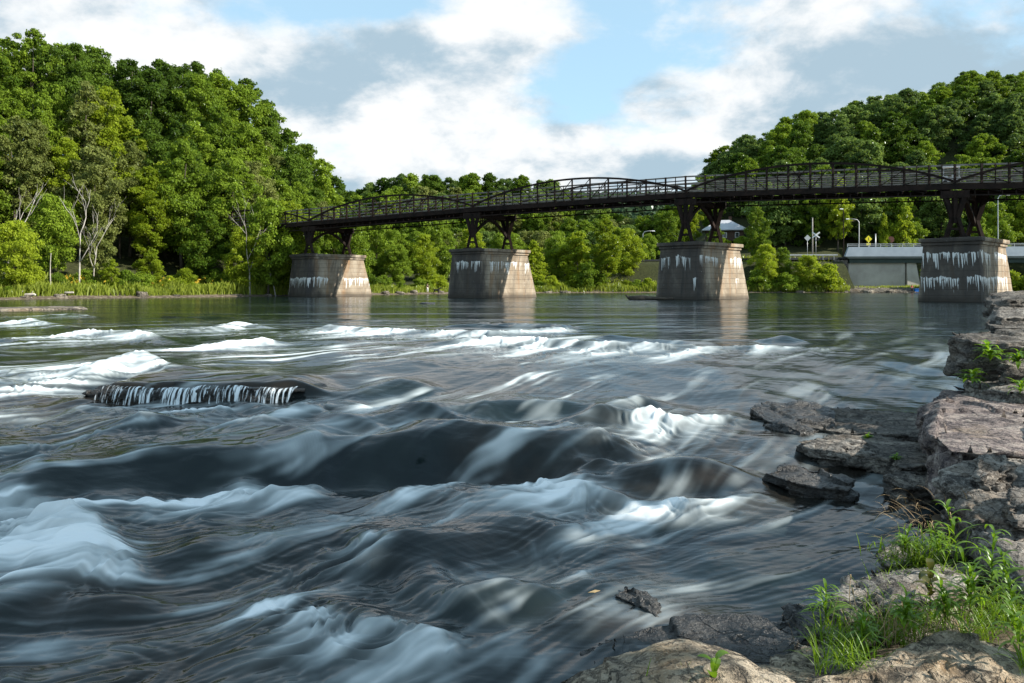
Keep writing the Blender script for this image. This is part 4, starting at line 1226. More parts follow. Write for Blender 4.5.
# approach road on its fill, left of the bridge
ZR = zb + .4
mb = MB()
mb.quadbox([(8, RBY + 2, ZR - 1.2), (83.2, RBY + 2, ZR - .6), (83.2, RBY + 10, ZR - .6), (8, RBY + 12, ZR - 1.2), (8, RBY + 2, ZR - .9), (83.2, RBY + 2, ZR), (83.2, RBY + 10, ZR), (8, RBY + 12, ZR - .9)])
road = mb.build('road', M['asphalt']); tag(road, 'road running along the far bank to the road bridge', 'road', kind='structure')
mb = MB()
mb.bar((62, RBY + 1.9, ZR + .55), (83, RBY + 1.9, ZR + .6), .1, .3)
for j in range(8): mb.bar((62.5 + j * 2.8, RBY + 2.0, ZR - .7), (62.5 + j * 2.8, RBY + 2.0, ZR + .6), .12)
gl = mb.build('guardrail', M['steel']); tag(gl, 'pale roadside guardrail leading to the left end of the road bridge', 'guardrail')
# embankment that carries the road
emb = []
for i in range(60):
    for j in range(9):
        x = 4 + i * 1.4; yy = RBY - 7 + j * 2.6; g0 = gz(x, yy)
        up_ = float(smooth(-.5, 8, (yy - (RBY - 7)) * 1.0)) * float(smooth(4, 24, x)) * (1 if yy < RBY + 12.5 else .9)
        emb.append((x, yy, max(g0 - .2, g0 - .2 + (ZR - .95 - g0) * up_)))
ef = [(i * 9 + j, (i + 1) * 9 + j, (i + 1) * 9 + j + 1, i * 9 + j + 1) for i in range(57) for j in range(8)]
eo = link('embankment', np_mesh('embankment', np.array(emb), np.array(ef)), M['ground']); tag(eo, 'grassy embankment carrying the road', 'embankment', kind='structure')
SHADE = [(14.5, 0.5, 23, "canopy"), (15.5, 5.0, 24, "canopy"), (13.2, 2.6, 20, "canopy")]
# ------------------------------------------------------------------ trees
def leaf_quads(pos, nrm, size, rs, long=1.5):
    """rhombic leaf sprays: pos (n,3), nrm (n,3), size (n,)"""
    n = len(pos)
    a = rs.randn(n, 3)
    tx = np.cross(nrm, a); tx /= np.linalg.norm(tx, axis=1, keepdims=True) + 1e-9
    ty = np.cross(nrm, tx)
    s = size[:, None]
    v = np.empty((n, 4, 3))
    bend = nrm * s * .18
    v[:, 0] = pos - tx * s * .5 * long; v[:, 1] = pos - ty * s * .5 + bend
    v[:, 2] = pos + tx * s * .5 * long; v[:, 3] = pos + ty * s * .5 + bend * .5
    return v.reshape(-1, 3), np.arange(n * 4).reshape(-1, 4)


def crown_points(h, rx, z0, nclump, nleaf, leaf, rs, shape='oval', clump=.30, ragged=.35, flat=.62):
    ang0 = rs.rand() * 6
    cl = []
    for i in range(nclump):
        q = (i + rs.rand()) / nclump
        if shape == 'oval': rr = math.sin(math.pi * min(1, (q * .88 + .08))) ** .65
        elif shape == 'tall': rr = (math.sin(math.pi * (q * .82 + .14))) ** .8
        elif shape == 'cone': rr = (1 - q) ** .75 + .08
        else: rr = (1 - q * q) ** .5
        a = ang0 + i * 2.399 + rs.randn() * .5
        rad = rx * rr * (rs.uniform(.45, 1.0) if rs.rand() < .8 else rs.uniform(.05, .5)) * (1 + ragged * rs.randn() * .35)
        cl.append((math.cos(a) * rad, math.sin(a) * rad, z0 + (h - z0) * (q * .93), rx * clump * rs.uniform(.55, 1.25) * (.55 + .45 * rr)))
    cl = np.array(cl)
    wts = cl[:, 3] ** 2; wts /= wts.sum()
    k = rs.choice(len(cl), nleaf, p=wts)
    d = rs.randn(nleaf, 3); d[:, 2] += .45
    d /= np.linalg.norm(d, axis=1, keepdims=True)
    rad = cl[k, 3] * np.clip(.95 + .30 * rs.randn(nleaf), .2, 1.9)
    pos = cl[k, :3] + d * rad[:, None] * np.array([1, 1, flat])
    nrm = d + rs.randn(nleaf, 3) * .75 + np.array([0, 0, .25])
    nrm /= np.linalg.norm(nrm, axis=1, keepdims=True)
    pos[:, 2] = np.maximum(pos[:, 2], .15)
    return pos, nrm, leaf * rs.uniform(.55, 1.35, nleaf), cl


def trunk_mb(h, r, cl, rs, lean=.04, limbs=9, top=.86):
    mb = MB()
    ax = rs.randn() * lean * h; ay = rs.randn() * lean * h
    ctr = lambda q: Vector((ax * q * q + .02 * h * math.sin(q * 5), ay * q * q, h * q))
    pts = [ctr(top * i / 7) for i in range(8)]; pts[0].z = -.6
    mb.tube(pts, [r * (1.25 if i == 0 else 1) * (1 - .82 * i / 7) for i in range(8)], 7)
    order = np.argsort(-cl[:, 3])[:limbs]
    for c in order:
        e = Vector(cl[c, :3]); q = max(.12, min(top * .9, e.z / h - .16)); s = ctr(q)
        mid = s.lerp(e, .5) + Vector((0, 0, -.02 * h))
        mb.tube([s, mid, e], [r * .42 * (1 - q * .6), r * .26 * (1 - q * .5), r * .07], 5)
    return mb


PROTO = {}


def proto(key, h, rx, z0, nclump, nleaf, leaf, seed, shape='oval', tr=.02, **kw):
    rs = np.random.RandomState(seed)
    pos, nrm, sz, cl = crown_points(h, rx, z0, nclump, nleaf, leaf, rs, shape, **kw)
    v, f = leaf_quads(pos, nrm, sz, rs)
    cm = np_mesh('crown', v, f, False); cm.materials.append(M['leaf_mid'])
    tm = trunk_mb(h, h * tr, cl, rs).mesh('trunk'); tm.materials.append(M['bark'])
    PROTO[key] = (h, cm, tm)


for i in range(4):
    proto(('tall', i), 24, 5.6 + .5 * (i % 2), 4.0, 120, 24000, .31, 20 + i, 'tall', .014, clump=.20, ragged=.6)
    proto(('airy', i), 24, 5.0, 7.0, 60, 9500, .34, 220 + i, 'tall', .013, clump=.20, ragged=.9)
    proto(('round', i), 14, 4.9, 1.6, 90, 16000, .27, 40 + i, 'oval', .015, clump=.22, ragged=.6)
    proto(('canopy', i), 24, 6.0, 9.2, 50, 9000, .36, 140 + i, 'oval', .014, clump=.24, ragged=.6)
for i in range(3):
    proto(('young', i), 8, 2.4, .7, 60, 7500, .21, 60 + i, ('tall', 'cone', 'oval')[i], .011, clump=.24, ragged=.7)
    proto(('shrub', i), 3.4, 2.0, .15, 44, 5600, .17, 80 + i, 'dome', .012, clump=.28, ragged=.6)
# hill trees: one mesh each (too far off to show parts)
HILLP = []
for i in range(4):
    rs = np.random.RandomState(120 + i)
    pos, nrm, sz, cl = crown_points(15, 5.4, 1.0, 85, 13000, .40, rs, ('oval', 'dome')[i % 2], clump=.21, ragged=.75)
    v, f = leaf_quads(pos, nrm, sz, rs)
    tb = trunk_mb(15, .26, cl, rs, limbs=3)
    nv = len(v); tv = np.array(tb.v)
    me = bpy.data.meshes.new('hill_tree')
    me.from_pydata(np.vstack([v, tv]).tolist(), [], [tuple(q) for q in f.tolist()] + [tuple(nv + k for k in q) for q in tb.f])
    me.materials.append(M['leaf_hill']); me.materials.append(M['bark'])
    mi = np.zeros(len(me.polygons), np.int32); mi[len(f):] = 1
    me.polygons.foreach_set('material_index', mi); me.update()
    HILLP.append(me)


def put_mat(o, m):
    o.material_slots[0].link = 'OBJECT'; o.material_slots[0].material = M[m]


def tree(name, kind, x, y, h, leaf, label, group=None, zoff=0.0, wide=1.0, cat='tree'):
    ks = [k for k in PROTO if k[0] == kind]
    ph, cm, tm = PROTO[random.choice(ks)]
    s = h / ph
    root = empty(name, (x, y, gz(x, y) + zoff), random.uniform(0, 6.28))
    root.scale = (s * wide, s * wide, s)
    tag(root, label, cat, group)
    c = bpy.data.objects.new('crown', cm); COL.objects.link(c); c.parent = root; put_mat(c, leaf)
    t_ = bpy.data.objects.new('trunk', tm); COL.objects.link(t_); t_.parent = root
    return root


def X(px, Y): return (px - 512) / FP * Y


SKY_L = [(-200, 40), (0, 44), (30, 38), (62, 36), (84, 40), (104, 52), (125, 72), (150, 78), (170, 72), (187, 60), (205, 74), (228, 74), (246, 84), (258, 112), (275, 122), (290, 130), (312, 150), (330, 166), (345, 174), (400, 174)]
sky_l = lambda px: float(np.interp(px, [a for a, b in SKY_L], [b for a, b in SKY_L]))
GL = 'trees of the left bank wood'
random.seed(21)
# left wood, from the back to the front
for dY, step, frac, lf, lb in (
        (66, 21, 1.00, ['leaf_dark', 'leaf_dark', 'leaf_mid'], 'tall dark green tree on the skyline at the back of the left bank wood'),
        (47, 23, 1.0, ['leaf_dark', 'leaf_mid', 'leaf_mid', 'leaf_dark'], 'tall green tree in the upper ranks of the left bank wood'),
        (31, 24, .80, ['leaf_dark', 'leaf_mid', 'leaf_olive', 'leaf_mid', 'leaf_bright'], 'mid-height green tree in the middle of the left bank wood'),
        (19, 27, .60, ['leaf_mid', 'leaf_dark', 'leaf_bright', 'leaf_olive', 'leaf_mid'], 'green tree in the front ranks of the left bank wood')):
    px = -175.0
    while px < 335:
        q = px + random.uniform(-6, 6)
        Y = bank_y(q) + dY + random.uniform(-4, 4)
        x = X(q, Y); zg = gz(x, Y)
        zt_ = CH + (HY - sky_l(q) - (random.uniform(-24, 6) if dY > 40 else 0)) * Y / FP
        hmax = zt_ - zg
        h = min(27, hmax) if dY > 40 else min(25, hmax * frac * random.uniform(.85, 1.12))
        if h > 6:
            tree('broadleaf_tree', random.choice(['tall', 'tall', 'airy']) if h > 15 else 'round', x, Y, h, random.choice(lf), lb, GL, 0, random.uniform(.75, 1.05))
        px += step * random.uniform(.8, 1.2)
# single trees of the front edge
for px, dY, h, kind, lf, wide, lb in (
        (14, 3.0, 9.2, 'round', 'leaf_bright', .9, 'bright bushy tree at the left edge hanging over the shore'),
        (52, 10, 12, 'round', 'leaf_mid', .8, 'green tree behind the bright bushy tree on the left shore'),
        (112, 4.0, 4.6, 'young', 'leaf_bright', .9, 'small upright bright sapling among the goldenrod on the left shore'),
        (152, 6, 6.0, 'young', 'leaf_bright', 1.1, 'small yellowish tree in the dark gap of the left wood'),
        (182, 15, 22, 'tall', 'leaf_mid', .9, 'tall sunlit tree rising in the middle of the left wood'),
        (232, 13, 22, 'tall', 'leaf_mid', .95, 'tall sunlit tree left of the bare white trunks'),
        (205, 8, 12, 'round', 'leaf_mid', .9, 'mid-green tree with low boughs between the dead trees'),
        (255, 8, 11, 'round', 'leaf_bright', .85, 'light green tree at the shore left of the first pier'),
        (290, .4, 15.5, 'round', 'leaf_bright', .8, 'light green tree hanging over the left end of the trail bridge'),
        (268, .8, 15.5, 'round', 'leaf_mid', .8, 'leafy green tree at the waterline hiding the end of the trail bridge'),
        (243, 2.2, 10.5, 'round', 'leaf_bright', .8, 'light green tree beside the straight bare trunk'),
        (298, 22, 19, 'tall', 'leaf_mid', .8, 'tall green tree behind the left end of the trail bridge'),
        (322, 30, 17, 'tall', 'leaf_olive', .8, 'thin-crowned olive tree standing against the sky behind the bridge end'),
        (130, 20, 19, 'tall', 'leaf_olive', .9, 'pale olive tree in the middle of the left wood'),
        (96, 7.0, 9.0, 'young', 'leaf_olive', .7, 'thin olive tree growing between the bare white branches')):
    Y = bank_y(px) + dY
    tree('broadleaf_tree', kind, X(px, Y), Y, h, lf, lb, None, 0, wide)
# dead white trees
for px, dY, h, sd, lb in ((78, 4.5, 14.5, 1, 'bare white dead tree with forked branches in front of the left wood'), (92, 6.0, 11, 2, 'smaller bare dead tree leaning right beside the forked white one'),
                          (250, .9, 13.5, 3, 'straight bare white trunk left of the first pier'), (276, -.2, 12, 4, 'slender bare grey tree just left of the first pier'),
                          (2, 7, 13, 5, 'bare pale branches at the left edge of the photo'), (49, 4.2, 5.2, 6, 'broken pale stub trunk right of the bright bushy tree')):
    rs = random.Random(sd); Y = bank_y(px) + dY
    mb = MB(); up = []

    def branch(p, d, ln, r, lev):
        pts = [p]; q = p.copy(); dd = d.copy()
        for k in range(4):
            dd = (dd + Vector((rs.uniform(-.16, .16), rs.uniform(-.16, .16), .05))).normalized(); q = q + dd * ln / 4; pts.append(q.copy())
        mb.tube(pts, [r * (1 - .17 * k) for k in range(5)], 5)
        if lev < 4:
            for k in range(3 if lev < 3 else 2):
                a = rs.uniform(0, 6.28); t_ = rs.uniform(.35, .65)
                nd = (dd + Vector((math.cos(a), math.sin(a), .15)) * t_).normalized()
                branch(pts[2 + (k % 3)], nd, ln * rs.uniform(.5, .72), r * .5, lev + 1)
    branch(Vector((0, 0, -.3)), Vector((rs.uniform(-.08, .08), 0, 1)), h * (.55 if sd != 6 else 1), .15 if h > 12 else .11, 1 if sd != 6 else 4)
    o = mb.build('dead_tree', M['bark_pale']); o.location = (X(px, Y), Y, gz(X(px, Y), Y)); tag(o, lb, 'dead tree')

# middle reach: trees on the far bank, seen under and over the bridge
SKY_M = [(330, 172), (350, 178), (385, 178), (400, 168), (440, 170), (470, 174), (485, 178), (500, 186), (520, 180), (560, 186), (590, 196), (640, 206), (690, 203)]
sky_m = lambda px: float(np.interp(px, [a for a, b in SKY_M], [b for a, b in SKY_M]))
for Y0_, step, lf, lb, kind in ((335, 13, ['leaf_dark', 'leaf_mid', 'leaf_hill'], 'green tree on the skyline of the middle ridge behind the bridge', 'hill'),
                                (300, 13, ['leaf_mid', 'leaf_hill', 'leaf_olive'], 'green tree on the slope of the middle ridge behind the bridge', 'hill'),
                                (268, 15, ['leaf_mid', 'leaf_mid', 'leaf_olive'], 'green tree low on the middle ridge behind the bridge', 'hill'),
                                (236, 19, ['leaf_mid', 'leaf_hill', 'leaf_olive'], 'round green tree at the foot of the middle ridge', 'round')):
    px = 322.0
    while px < 705:
        q = px + random.uniform(-4, 4); Y = Y0_ + random.uniform(-10, 10); x = X(q, Y); zg = gz(x, Y)
        zt_ = CH + (HY - sky_m(q) - random.uniform(-12, 0)) * Y / FP
        h = min(20, zt_ - zg) * (1 if Y0_ > 330 else .85)
        if not (650 < q and Y0_ < 250) and h > 4:
            if kind == 'hill':
                o = bpy.data.objects.new('hill_tree', random.choice(HILLP)); COL.objects.link(o); o.location = (x, Y, zg); o.rotation_euler.z = random.uniform(0, 6.28)
                s = h / 15; o.scale = (max(s, .7) * .95, max(s, .7) * .95, s); put_mat(o, random.choice(lf)); tag(o, lb, 'tree', 'trees of the middle ridge')
            else:
                tree('broadleaf_tree', 'round', x, Y, min(h, 15), random.choice(lf), lb, 'trees of the middle ridge')
        px += step * random.uniform(.8, 1.2)
for px, dY, h, kind, lf, wide, lb in (
        (352, 9, 12.5, 'round', 'leaf_mid', .9, 'green tree under the bridge just right of the first pier top'),
        (378, 16, 15, 'round', 'leaf_mid', .8, 'darker green tree filling the space behind the first span'),
        (398, 8, 9, 'round', 'leaf_mid', .9, 'leafy tree on the shore between the first two piers'),
        (424, 10, 11.5, 'round', 'leaf_bright', .85, 'bright green tree behind the person on the far shore'),
        (440, 20, 15, 'round', 'leaf_mid', .8, 'green tree behind the second pier, left side'),
        (470, 22, 14, 'round', 'leaf_bright', .8, 'bright green tree seen between the legs of the second tower'),
        (500, 20, 13, 'round', 'leaf_mid', .8, 'green tree to the right of the second tower legs'),
        (533, 10, 11.5, 'young', 'leaf_bright', 1.2, 'upright light green tree right of the second pier'),
        (556, 18, 13, 'round', 'leaf_mid', .8, 'green tree behind the upright light tree, middle span'),
        (577, 12, 14, 'young', 'leaf_bright', 1.1, 'tall narrow light green tree under the middle span'),
        (606, 5, 17.5, 'tall', 'leaf_bright', .92, 'broad yellow-green tree at the water left of the third pier'),
        (628, 12, 14, 'round', 'leaf_bright', .8, 'yellow-green tree behind the broad one, nearer the third pier'),
        (590, 4, 6.5, 'shrub', 'leaf_mid', 1.0, 'rounded dark green bush below the broad yellow-green tree'),
        (648, 24, 10, 'round', 'leaf_mid', .8, 'small green tree beside the lamp post left of the third pier'),
        (668, 34, 15, 'round', 'leaf_mid', .8, 'green tree behind the third pier'),
        (688, 38, 19, 'tall', 'leaf_bright', .8, 'light tree seen between the legs of the third tower'),
        (716, 22, 9, 'round', 'leaf_mid', .7, 'small tree in front of the grey-roofed house'),
        (742, 31, 3.6, 'shrub', 'leaf_mid', 1.2, 'low bush hiding the wall of the grey-roofed house, right side'),
        (724, 31, 3.2, 'shrub', 'leaf_bright', 1.2, 'low bush hiding the wall of the grey-roofed house, left side'),
        (757, 10, 17, 'tall', 'leaf_mid', .72, 'tall narrow green tree right of the grey-roofed house'),
        (765, 4, 11, 'round', 'leaf_bright', .85, 'leafy light green tree on the shore right of the third pier'),
        (782, 6, 9, 'round', 'leaf_mid', .8, 'green tree between the shore bushes right of the third pier'),
        (808, 3.5, 8.6, 'round', 'leaf_bright', 1.25, 'broad bright bush-like tree at the water, right of the third pier'),
        (828, 2.5, 6.5, 'shrub', 'leaf_bright', .9, 'low bright bush leaning over the water beside the road bridge'),
        (758, 2.5, 5, 'shrub', 'leaf_mid', 1.0, 'low green bush on the shore beside the third pier'),
        (786, 2.0, 4.5, 'shrub', 'leaf_mid', 1.0, 'low dark bush at the foot of the broad bright tree'),
        (838, 26, 21, 'tall', 'leaf_bright', .75, 'tall sunlit tree rising behind the left end of the road bridge'),
        (812, 28, 20, 'tall', 'leaf_mid', .75, 'tall green tree behind the crossing sign'),
        (785, 32, 18, 'round', 'leaf_mid', .8, 'round green tree behind the shore bushes, below the trail bridge'),
        (906, 24, 16, 'young', 'leaf_bright', .6, 'pointed light green tree standing behind the road bridge rail'),
        (884, 24, 14, 'young', 'leaf_bright', .5, 'slim light green tree behind the road bridge, left of the pointed one'),
        (1000, 36, 20, 'tall', 'leaf_mid', .7, 'tall green tree right of the right-hand pier behind the lamp'),
        (1034, 46, 22, 'tall', 'leaf_bright', .8, 'tall light green tree at the right edge behind the road bridge'),
        (1075, 50, 20, 'tall', 'leaf_mid', .8, 'tall green tree beyond the right edge of the road bridge'),
        (980, 26, 18, 'tall', 'leaf_mid', .7, 'green tree behind the right-hand pier'),
        (1010, 1.5, 4.6, 'shrub', 'leaf_bright', 1.1, 'bright bush below the road bridge right of the right-hand pier'),
        (1034, 2.0, 4.8, 'shrub', 'leaf_bright', 1.0, 'bright bush at the right edge below the road bridge'),
        (936, 4, 6.5, 'shrub', 'leaf_mid', .8, 'dark bush behind the right-hand pier beside the abutment')):
    Y = bank_y(px) + dY
    nm = 'bush' if kind == 'shrub' else 'broadleaf_tree'
    tree(nm, kind, X(px, Y), Y, h, lf, lb, None, 0, wide, 'bush' if kind == 'shrub' else 'tree')
# shore bushes
GB = 'low bushes along the shore'
for px in list(range(-30, 290, 22)) + list(range(372, 446, 14)) + list(range(540, 655, 16)) + [752, 772, 796]:
    q = px + random.uniform(-6, 6); Y = bank_y(q) + random.uniform(3.2, 6.0)
    side = 'on the left shore below the wood' if px < 300 else ('on the shore between the first two piers' if px < 450 else ('on the grassy far shore between the second and third piers' if px < 700 else 'on the shore right of the third pier'))
    tree('bush', 'shrub', X(q, Y), Y, random.uniform(1.5, 3.4), random.choice(['leaf_mid', 'leaf_bright', 'leaf_mid']), 'low green bush ' + side, GB, 0, random.uniform(.8, 1.2), 'bush')
# right hill
random.seed(33)
GH = 'trees covering the right hill'
cnt = 0
for yy in np.arange(221, 345, 9.0):
    x0, x1 = X(690, yy), X(1190, yy)
    x = x0 + random.uniform(0, 6)
    stepx = 10.5 if yy < 270 else 11.5
    while x < x1:
        xx, Y = x + random.uniform(-3, 3), yy + random.uniform(-3.5, 3.5)
        px = 512 + FP * xx / Y
        zg = gz(xx, Y)
        if not (px < 705 and yy < 250) and not (690 < px < 752 and yy < 241):
            o = bpy.data.objects.new('hill_tree', random.choice(HILLP)); COL.objects.link(o)
            h = random.uniform(12, 18) * (.8 if px < 720 else 1); s = h / 15
            o.location = (xx, Y, zg - .3); o.rotation_euler.z = random.uniform(0, 6.28); o.scale = (s * random.uniform(.9, 1.15), s * random.uniform(.9, 1.15), s)
            put_mat(o, random.choice(['leaf_hill', 'leaf_hill', 'leaf_dark', 'leaf_mid']))
            where = ('skyline at the top' if yy > 300 else ('upper slope' if yy > 255 else 'foot'))
            tag(o, 'round green tree on the ' + where + ' of the steep right hill', 'tree', GH); cnt += 1
        x += stepx * random.uniform(.85, 1.2)
print('hill trees', cnt)
# far ridge: a mass of trees
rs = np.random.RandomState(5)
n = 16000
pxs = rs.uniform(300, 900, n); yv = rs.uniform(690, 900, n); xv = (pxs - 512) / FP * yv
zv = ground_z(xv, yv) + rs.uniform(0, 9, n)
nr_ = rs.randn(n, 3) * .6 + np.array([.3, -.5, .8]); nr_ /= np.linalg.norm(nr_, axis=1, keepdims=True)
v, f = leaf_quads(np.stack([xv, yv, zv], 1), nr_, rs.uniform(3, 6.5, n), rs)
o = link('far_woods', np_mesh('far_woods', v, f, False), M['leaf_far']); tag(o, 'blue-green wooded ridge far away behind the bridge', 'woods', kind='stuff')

# undergrowth of the banks
rs = np.random.RandomState(9)


def blades(n, pxr, d0, d1, hmin, hmax, w, name, m, label, dens=None):
    px = rs.uniform(*pxr, n); dy = d0 + (d1 - d0) * rs.rand(n)
    by = np.interp(px, [a for a, b in LEFT], [b for a, b in LEFT]); Y = by + dy
    x = (px - 512) / FP * Y; z = ground_z(x, Y)
    if dens is not None:
        k = vnoise(x * dens, Y * dens) > rs.rand(n) * .8
        x, Y, z = x[k], Y[k], z[k]
    n = len(x); h = rs.uniform(hmin, hmax, n) * (.5 + vnoise(x * .35 + 3, Y * .35)); a = rs.uniform(0, 6.28, n); lean = rs.uniform(.1, .6, n) * h
    ww = rs.uniform(.5, 1.2, n) * w
    ca, sa = np.cos(a), np.sin(a); la = rs.uniform(0, 6.28, n); lx, ly = np.cos(la) * lean, np.sin(la) * lean
    v = np.empty((n, 4, 3))
    v[:, 0] = np.stack([x - ca * ww * .4, Y - sa * ww * .4, z - .05], 1); v[:, 1] = np.stack([x + ca * ww * .4, Y + sa * ww * .4, z - .05], 1)
    v[:, 2] = np.stack([x + ca * ww * .6 + lx * .6, Y + sa * ww * .6 + ly * .6, z + h * .75], 1); v[:, 3] = np.stack([x + lx, Y + ly, z + h], 1)
    o = link(name, np_mesh(name, v.reshape(-1, 3), np.arange(n * 4).reshape(-1, 4), False), M[m])
    tag(o, label, 'plants', kind='stuff')


blades(26000, (-60, 300), .9, 9, .5, 1.5, .20, 'undergrowth', 'grass_far', 'tall weeds and grass along the left shore', .3)
blades(9000, (365, 450), 1.0, 9, .4, 1.2, .20, 'undergrowth', 'grass_far', 'weeds along the shore between the first two piers', .3)
blades(20000, (525, 850), .8, 14, .5, 1.6, .24, 'undergrowth', 'grass_far', 'sunny tall grass on the far shore in the middle', .2)
blades(5000, (845, 1090), 5, 10.5, .2, .6, .2, 'undergrowth', 'grass_far', 'weeds on the bank below the road bridge', .2)
n = 230
px = rs.uniform(60, 235, n); dy = rs.uniform(3, 7, n); by = np.interp(px, [a for a, b in LEFT], [b for a, b in LEFT]); Y = by + dy; x = (px - 512) / FP * Y
kk_ = vnoise(x * .5, Y * .5) > .5; x, Y = x[kk_], Y[kk_]
z = ground_z(x, Y) + rs.uniform(1.0, 1.9, len(x)); nn = rs.randn(len(x), 3); nn /= np.linalg.norm(nn, axis=1, keepdims=True)
v, f = leaf_quads(np.stack([x, Y, z], 1), nn, rs.uniform(.18, .4, len(x)), rs)
o = link('goldenrod_flowers', np_mesh('goldenrod_flowers', v, f, False), M['flower']); tag(o, 'orange-yellow goldenrod flowers among the weeds of the left shore', 'flowers', kind='stuff')
# driftwood
for px, dY, ln, az, lb in ((20, 1.4, 3.2, .25, 'grey driftwood log lying on the left shore at the left edge'), (58, 2.0, 4.2, -.12, 'long bleached driftwood log on the left shore under the sapling'), (30, 1.0, 2.2, -.5, 'short dark driftwood log at the waterline of the left shore')):
    Y = bank_y(px) + dY; mb = MB(); x = X(px, Y); z = gz(x, Y)
    pts = [(x + (k - 2) * ln / 4 * math.cos(az), Y + (k - 2) * ln / 4 * math.sin(az), z + .16 + .05 * math.sin(k * 2)) for k in range(5)]
    mb.tube(pts, [.2, .19, .17, .15, .1], 8); mb.tube([pts[2], (pts[2][0] + .5, pts[2][1] - .2, pts[2][2] + .5)], [.08, .03], 6)
    o = mb.build('driftwood_log', M['bark_pale']); tag(o, lb, 'log')
mb = MB(); c = PC[3]
pts = [(c[0] - 9.6 + k * 1.3, c[1] - 6.0 + .1 * k, .16 + .05 * math.sin(k * 1.7)) for k in range(5)]
mb.tube(pts, [.3, .34, .28, .22, .12], 8); mb.tube([(pts[1][0], pts[1][1], .2), (pts[1][0] + 3.2, pts[1][1] - .6, .12)], [.2, .08], 7); mb.tube([pts[0], (pts[0][0] - .3, pts[0][1] + .5, .55)], [.16, .1], 6)
o = mb.build('driftwood_log', M['bark']); tag(o, 'dark tangle of driftwood logs caught at the foot of the third pier', 'log')

# off to the right, behind the eye: the trees whose shade lies on the near water
random.seed(4)
for x, y, h, k in SHADE:
    ks = [q for q in PROTO if q[0] == k]; ph, cm, tm = PROTO[ks[int(abs(x * 3)) % len(ks)]]
    s = h / ph
    rt = empty('riverside_tree', (x, y, gz(x, y)), x); rt.scale = (s, s, s); tag(rt, 'riverside tree on the near right bank, its shade lying on the water', 'tree', 'shade trees of the near right bank')
    c = bpy.data.objects.new('crown', cm); COL.objects.link(c); c.parent = rt; put_mat(c, 'leaf_mid')
    t_ = bpy.data.objects.new('trunk', tm); COL.objects.link(t_); t_.parent = rt
# ------------------------------------------------------------------ house, lamps, signs
hy = 232.0; hx = X(724, hy); hz = gz(hx, hy)
ez = CH + (HY - 243) * hy / FP
ho = empty('house', (hx, hy, hz), R(-12)); tag(ho, 'small brick house with a pale grey hipped roof behind the third pier', 'house')
wh = max(3.0, ez - hz + .2)
mb = MB(); mb.box((0, 0, wh / 2), (10.5, 8, wh)); mb.build('wall', M['brick'], ho)
for wx in (-3.4, 0, 3.4):
    mb = MB(); mb.box((wx, -4.02, wh - 1.3), (1.15, .12, 1.5)); fr = mb.build('window', M['white'], ho)
    mb = MB(); mb.box((wx, -4.09, wh - 1.3), (.9, .06, 1.25)); mb.build('pane', M['glass'], fr)
e = [(-6.4, -5.2, wh), (6.4, -5.2, wh), (6.4, 5.2, wh), (-6.4, 5.2, wh)]; rd = [(-1.6, 0, wh + 3.3), (1.6, 0, wh + 3.3)]
me = bpy.data.meshes.new('roof'); me.from_pydata(e + rd + [(a, b, c + .25) for a, b, c in e], [], [(0, 1, 2, 3), (0, 1, 7, 6), (1, 2, 8, 7), (2, 3, 9, 8), (3, 0, 6, 9), (6, 7, 5, 4), (7, 8, 5), (8, 9, 4, 5), (9, 6, 4)]); me.update()
rf = link('roof', me, M['roof'], ho)
mb = MB(); mb.box((1.8, 1.2, wh + 3.3), (.8, .8, 2.0)); mb.box((1.8, 1.2, wh + 4.32), (.95, .95, .12)); mb.build('chimney', M['brick'], rf)


def lamp(px, Ytop, ytop, Y, label, arm=1.8, side=1, m='steel', head=True):
    x = X(px, Y); z0 = min(gz(x, Y), ZR if Y > RBY - 2 and x > 20 else 99); z1 = CH + (HY - ytop) * Y / FP
    o = empty('street_lamp', (x, Y, z0)); tag(o, label, 'street lamp')
    mb = MB(); h = z1 - z0
    mb.tube([(0, 0, -.5), (0, 0, h * .5), (0, 0, h - .8), (side * arm * .15, 0, h - .2), (side * arm * .5, 0, h), (side * arm, 0, h + .05)], [.16, .13, .10, .09, .07, .06], 8)
    mb.build('pole', M[m], o)
    if head:
        mb = MB(); mb.quadbox([(side * arm - .45, -.18, h - .08), (side * arm + .45, -.12, h - .08), (side * arm + .45, .12, h - .08), (side * arm - .45, .18, h - .08),
                               (side * arm - .4, -.14, h + .12), (side * arm + .35, -.08, h + .12), (side * arm + .35, .08, h + .12), (side * arm - .4, .14, h + .12)])
        mb.build('lamp_head', M['white'], o)


lamp(843.5, 0, 209, 204.5, 'dark thin lamp post with a pale head above the left end of the road bridge', .5, -1, 'iron')
lamp(859, 0, 219, 209, 'grey lamp post with an arm reaching left behind the road bridge', 3.0, -1)
lamp(998, 0, 195, 193, 'tall pale lamp post with a bent arm right of the right-hand pier', 2.4, 1)
lamp(643, 0, 231, 214, 'lamp post with a bent arm among the bushes left of the third pier', 2.8, 1)


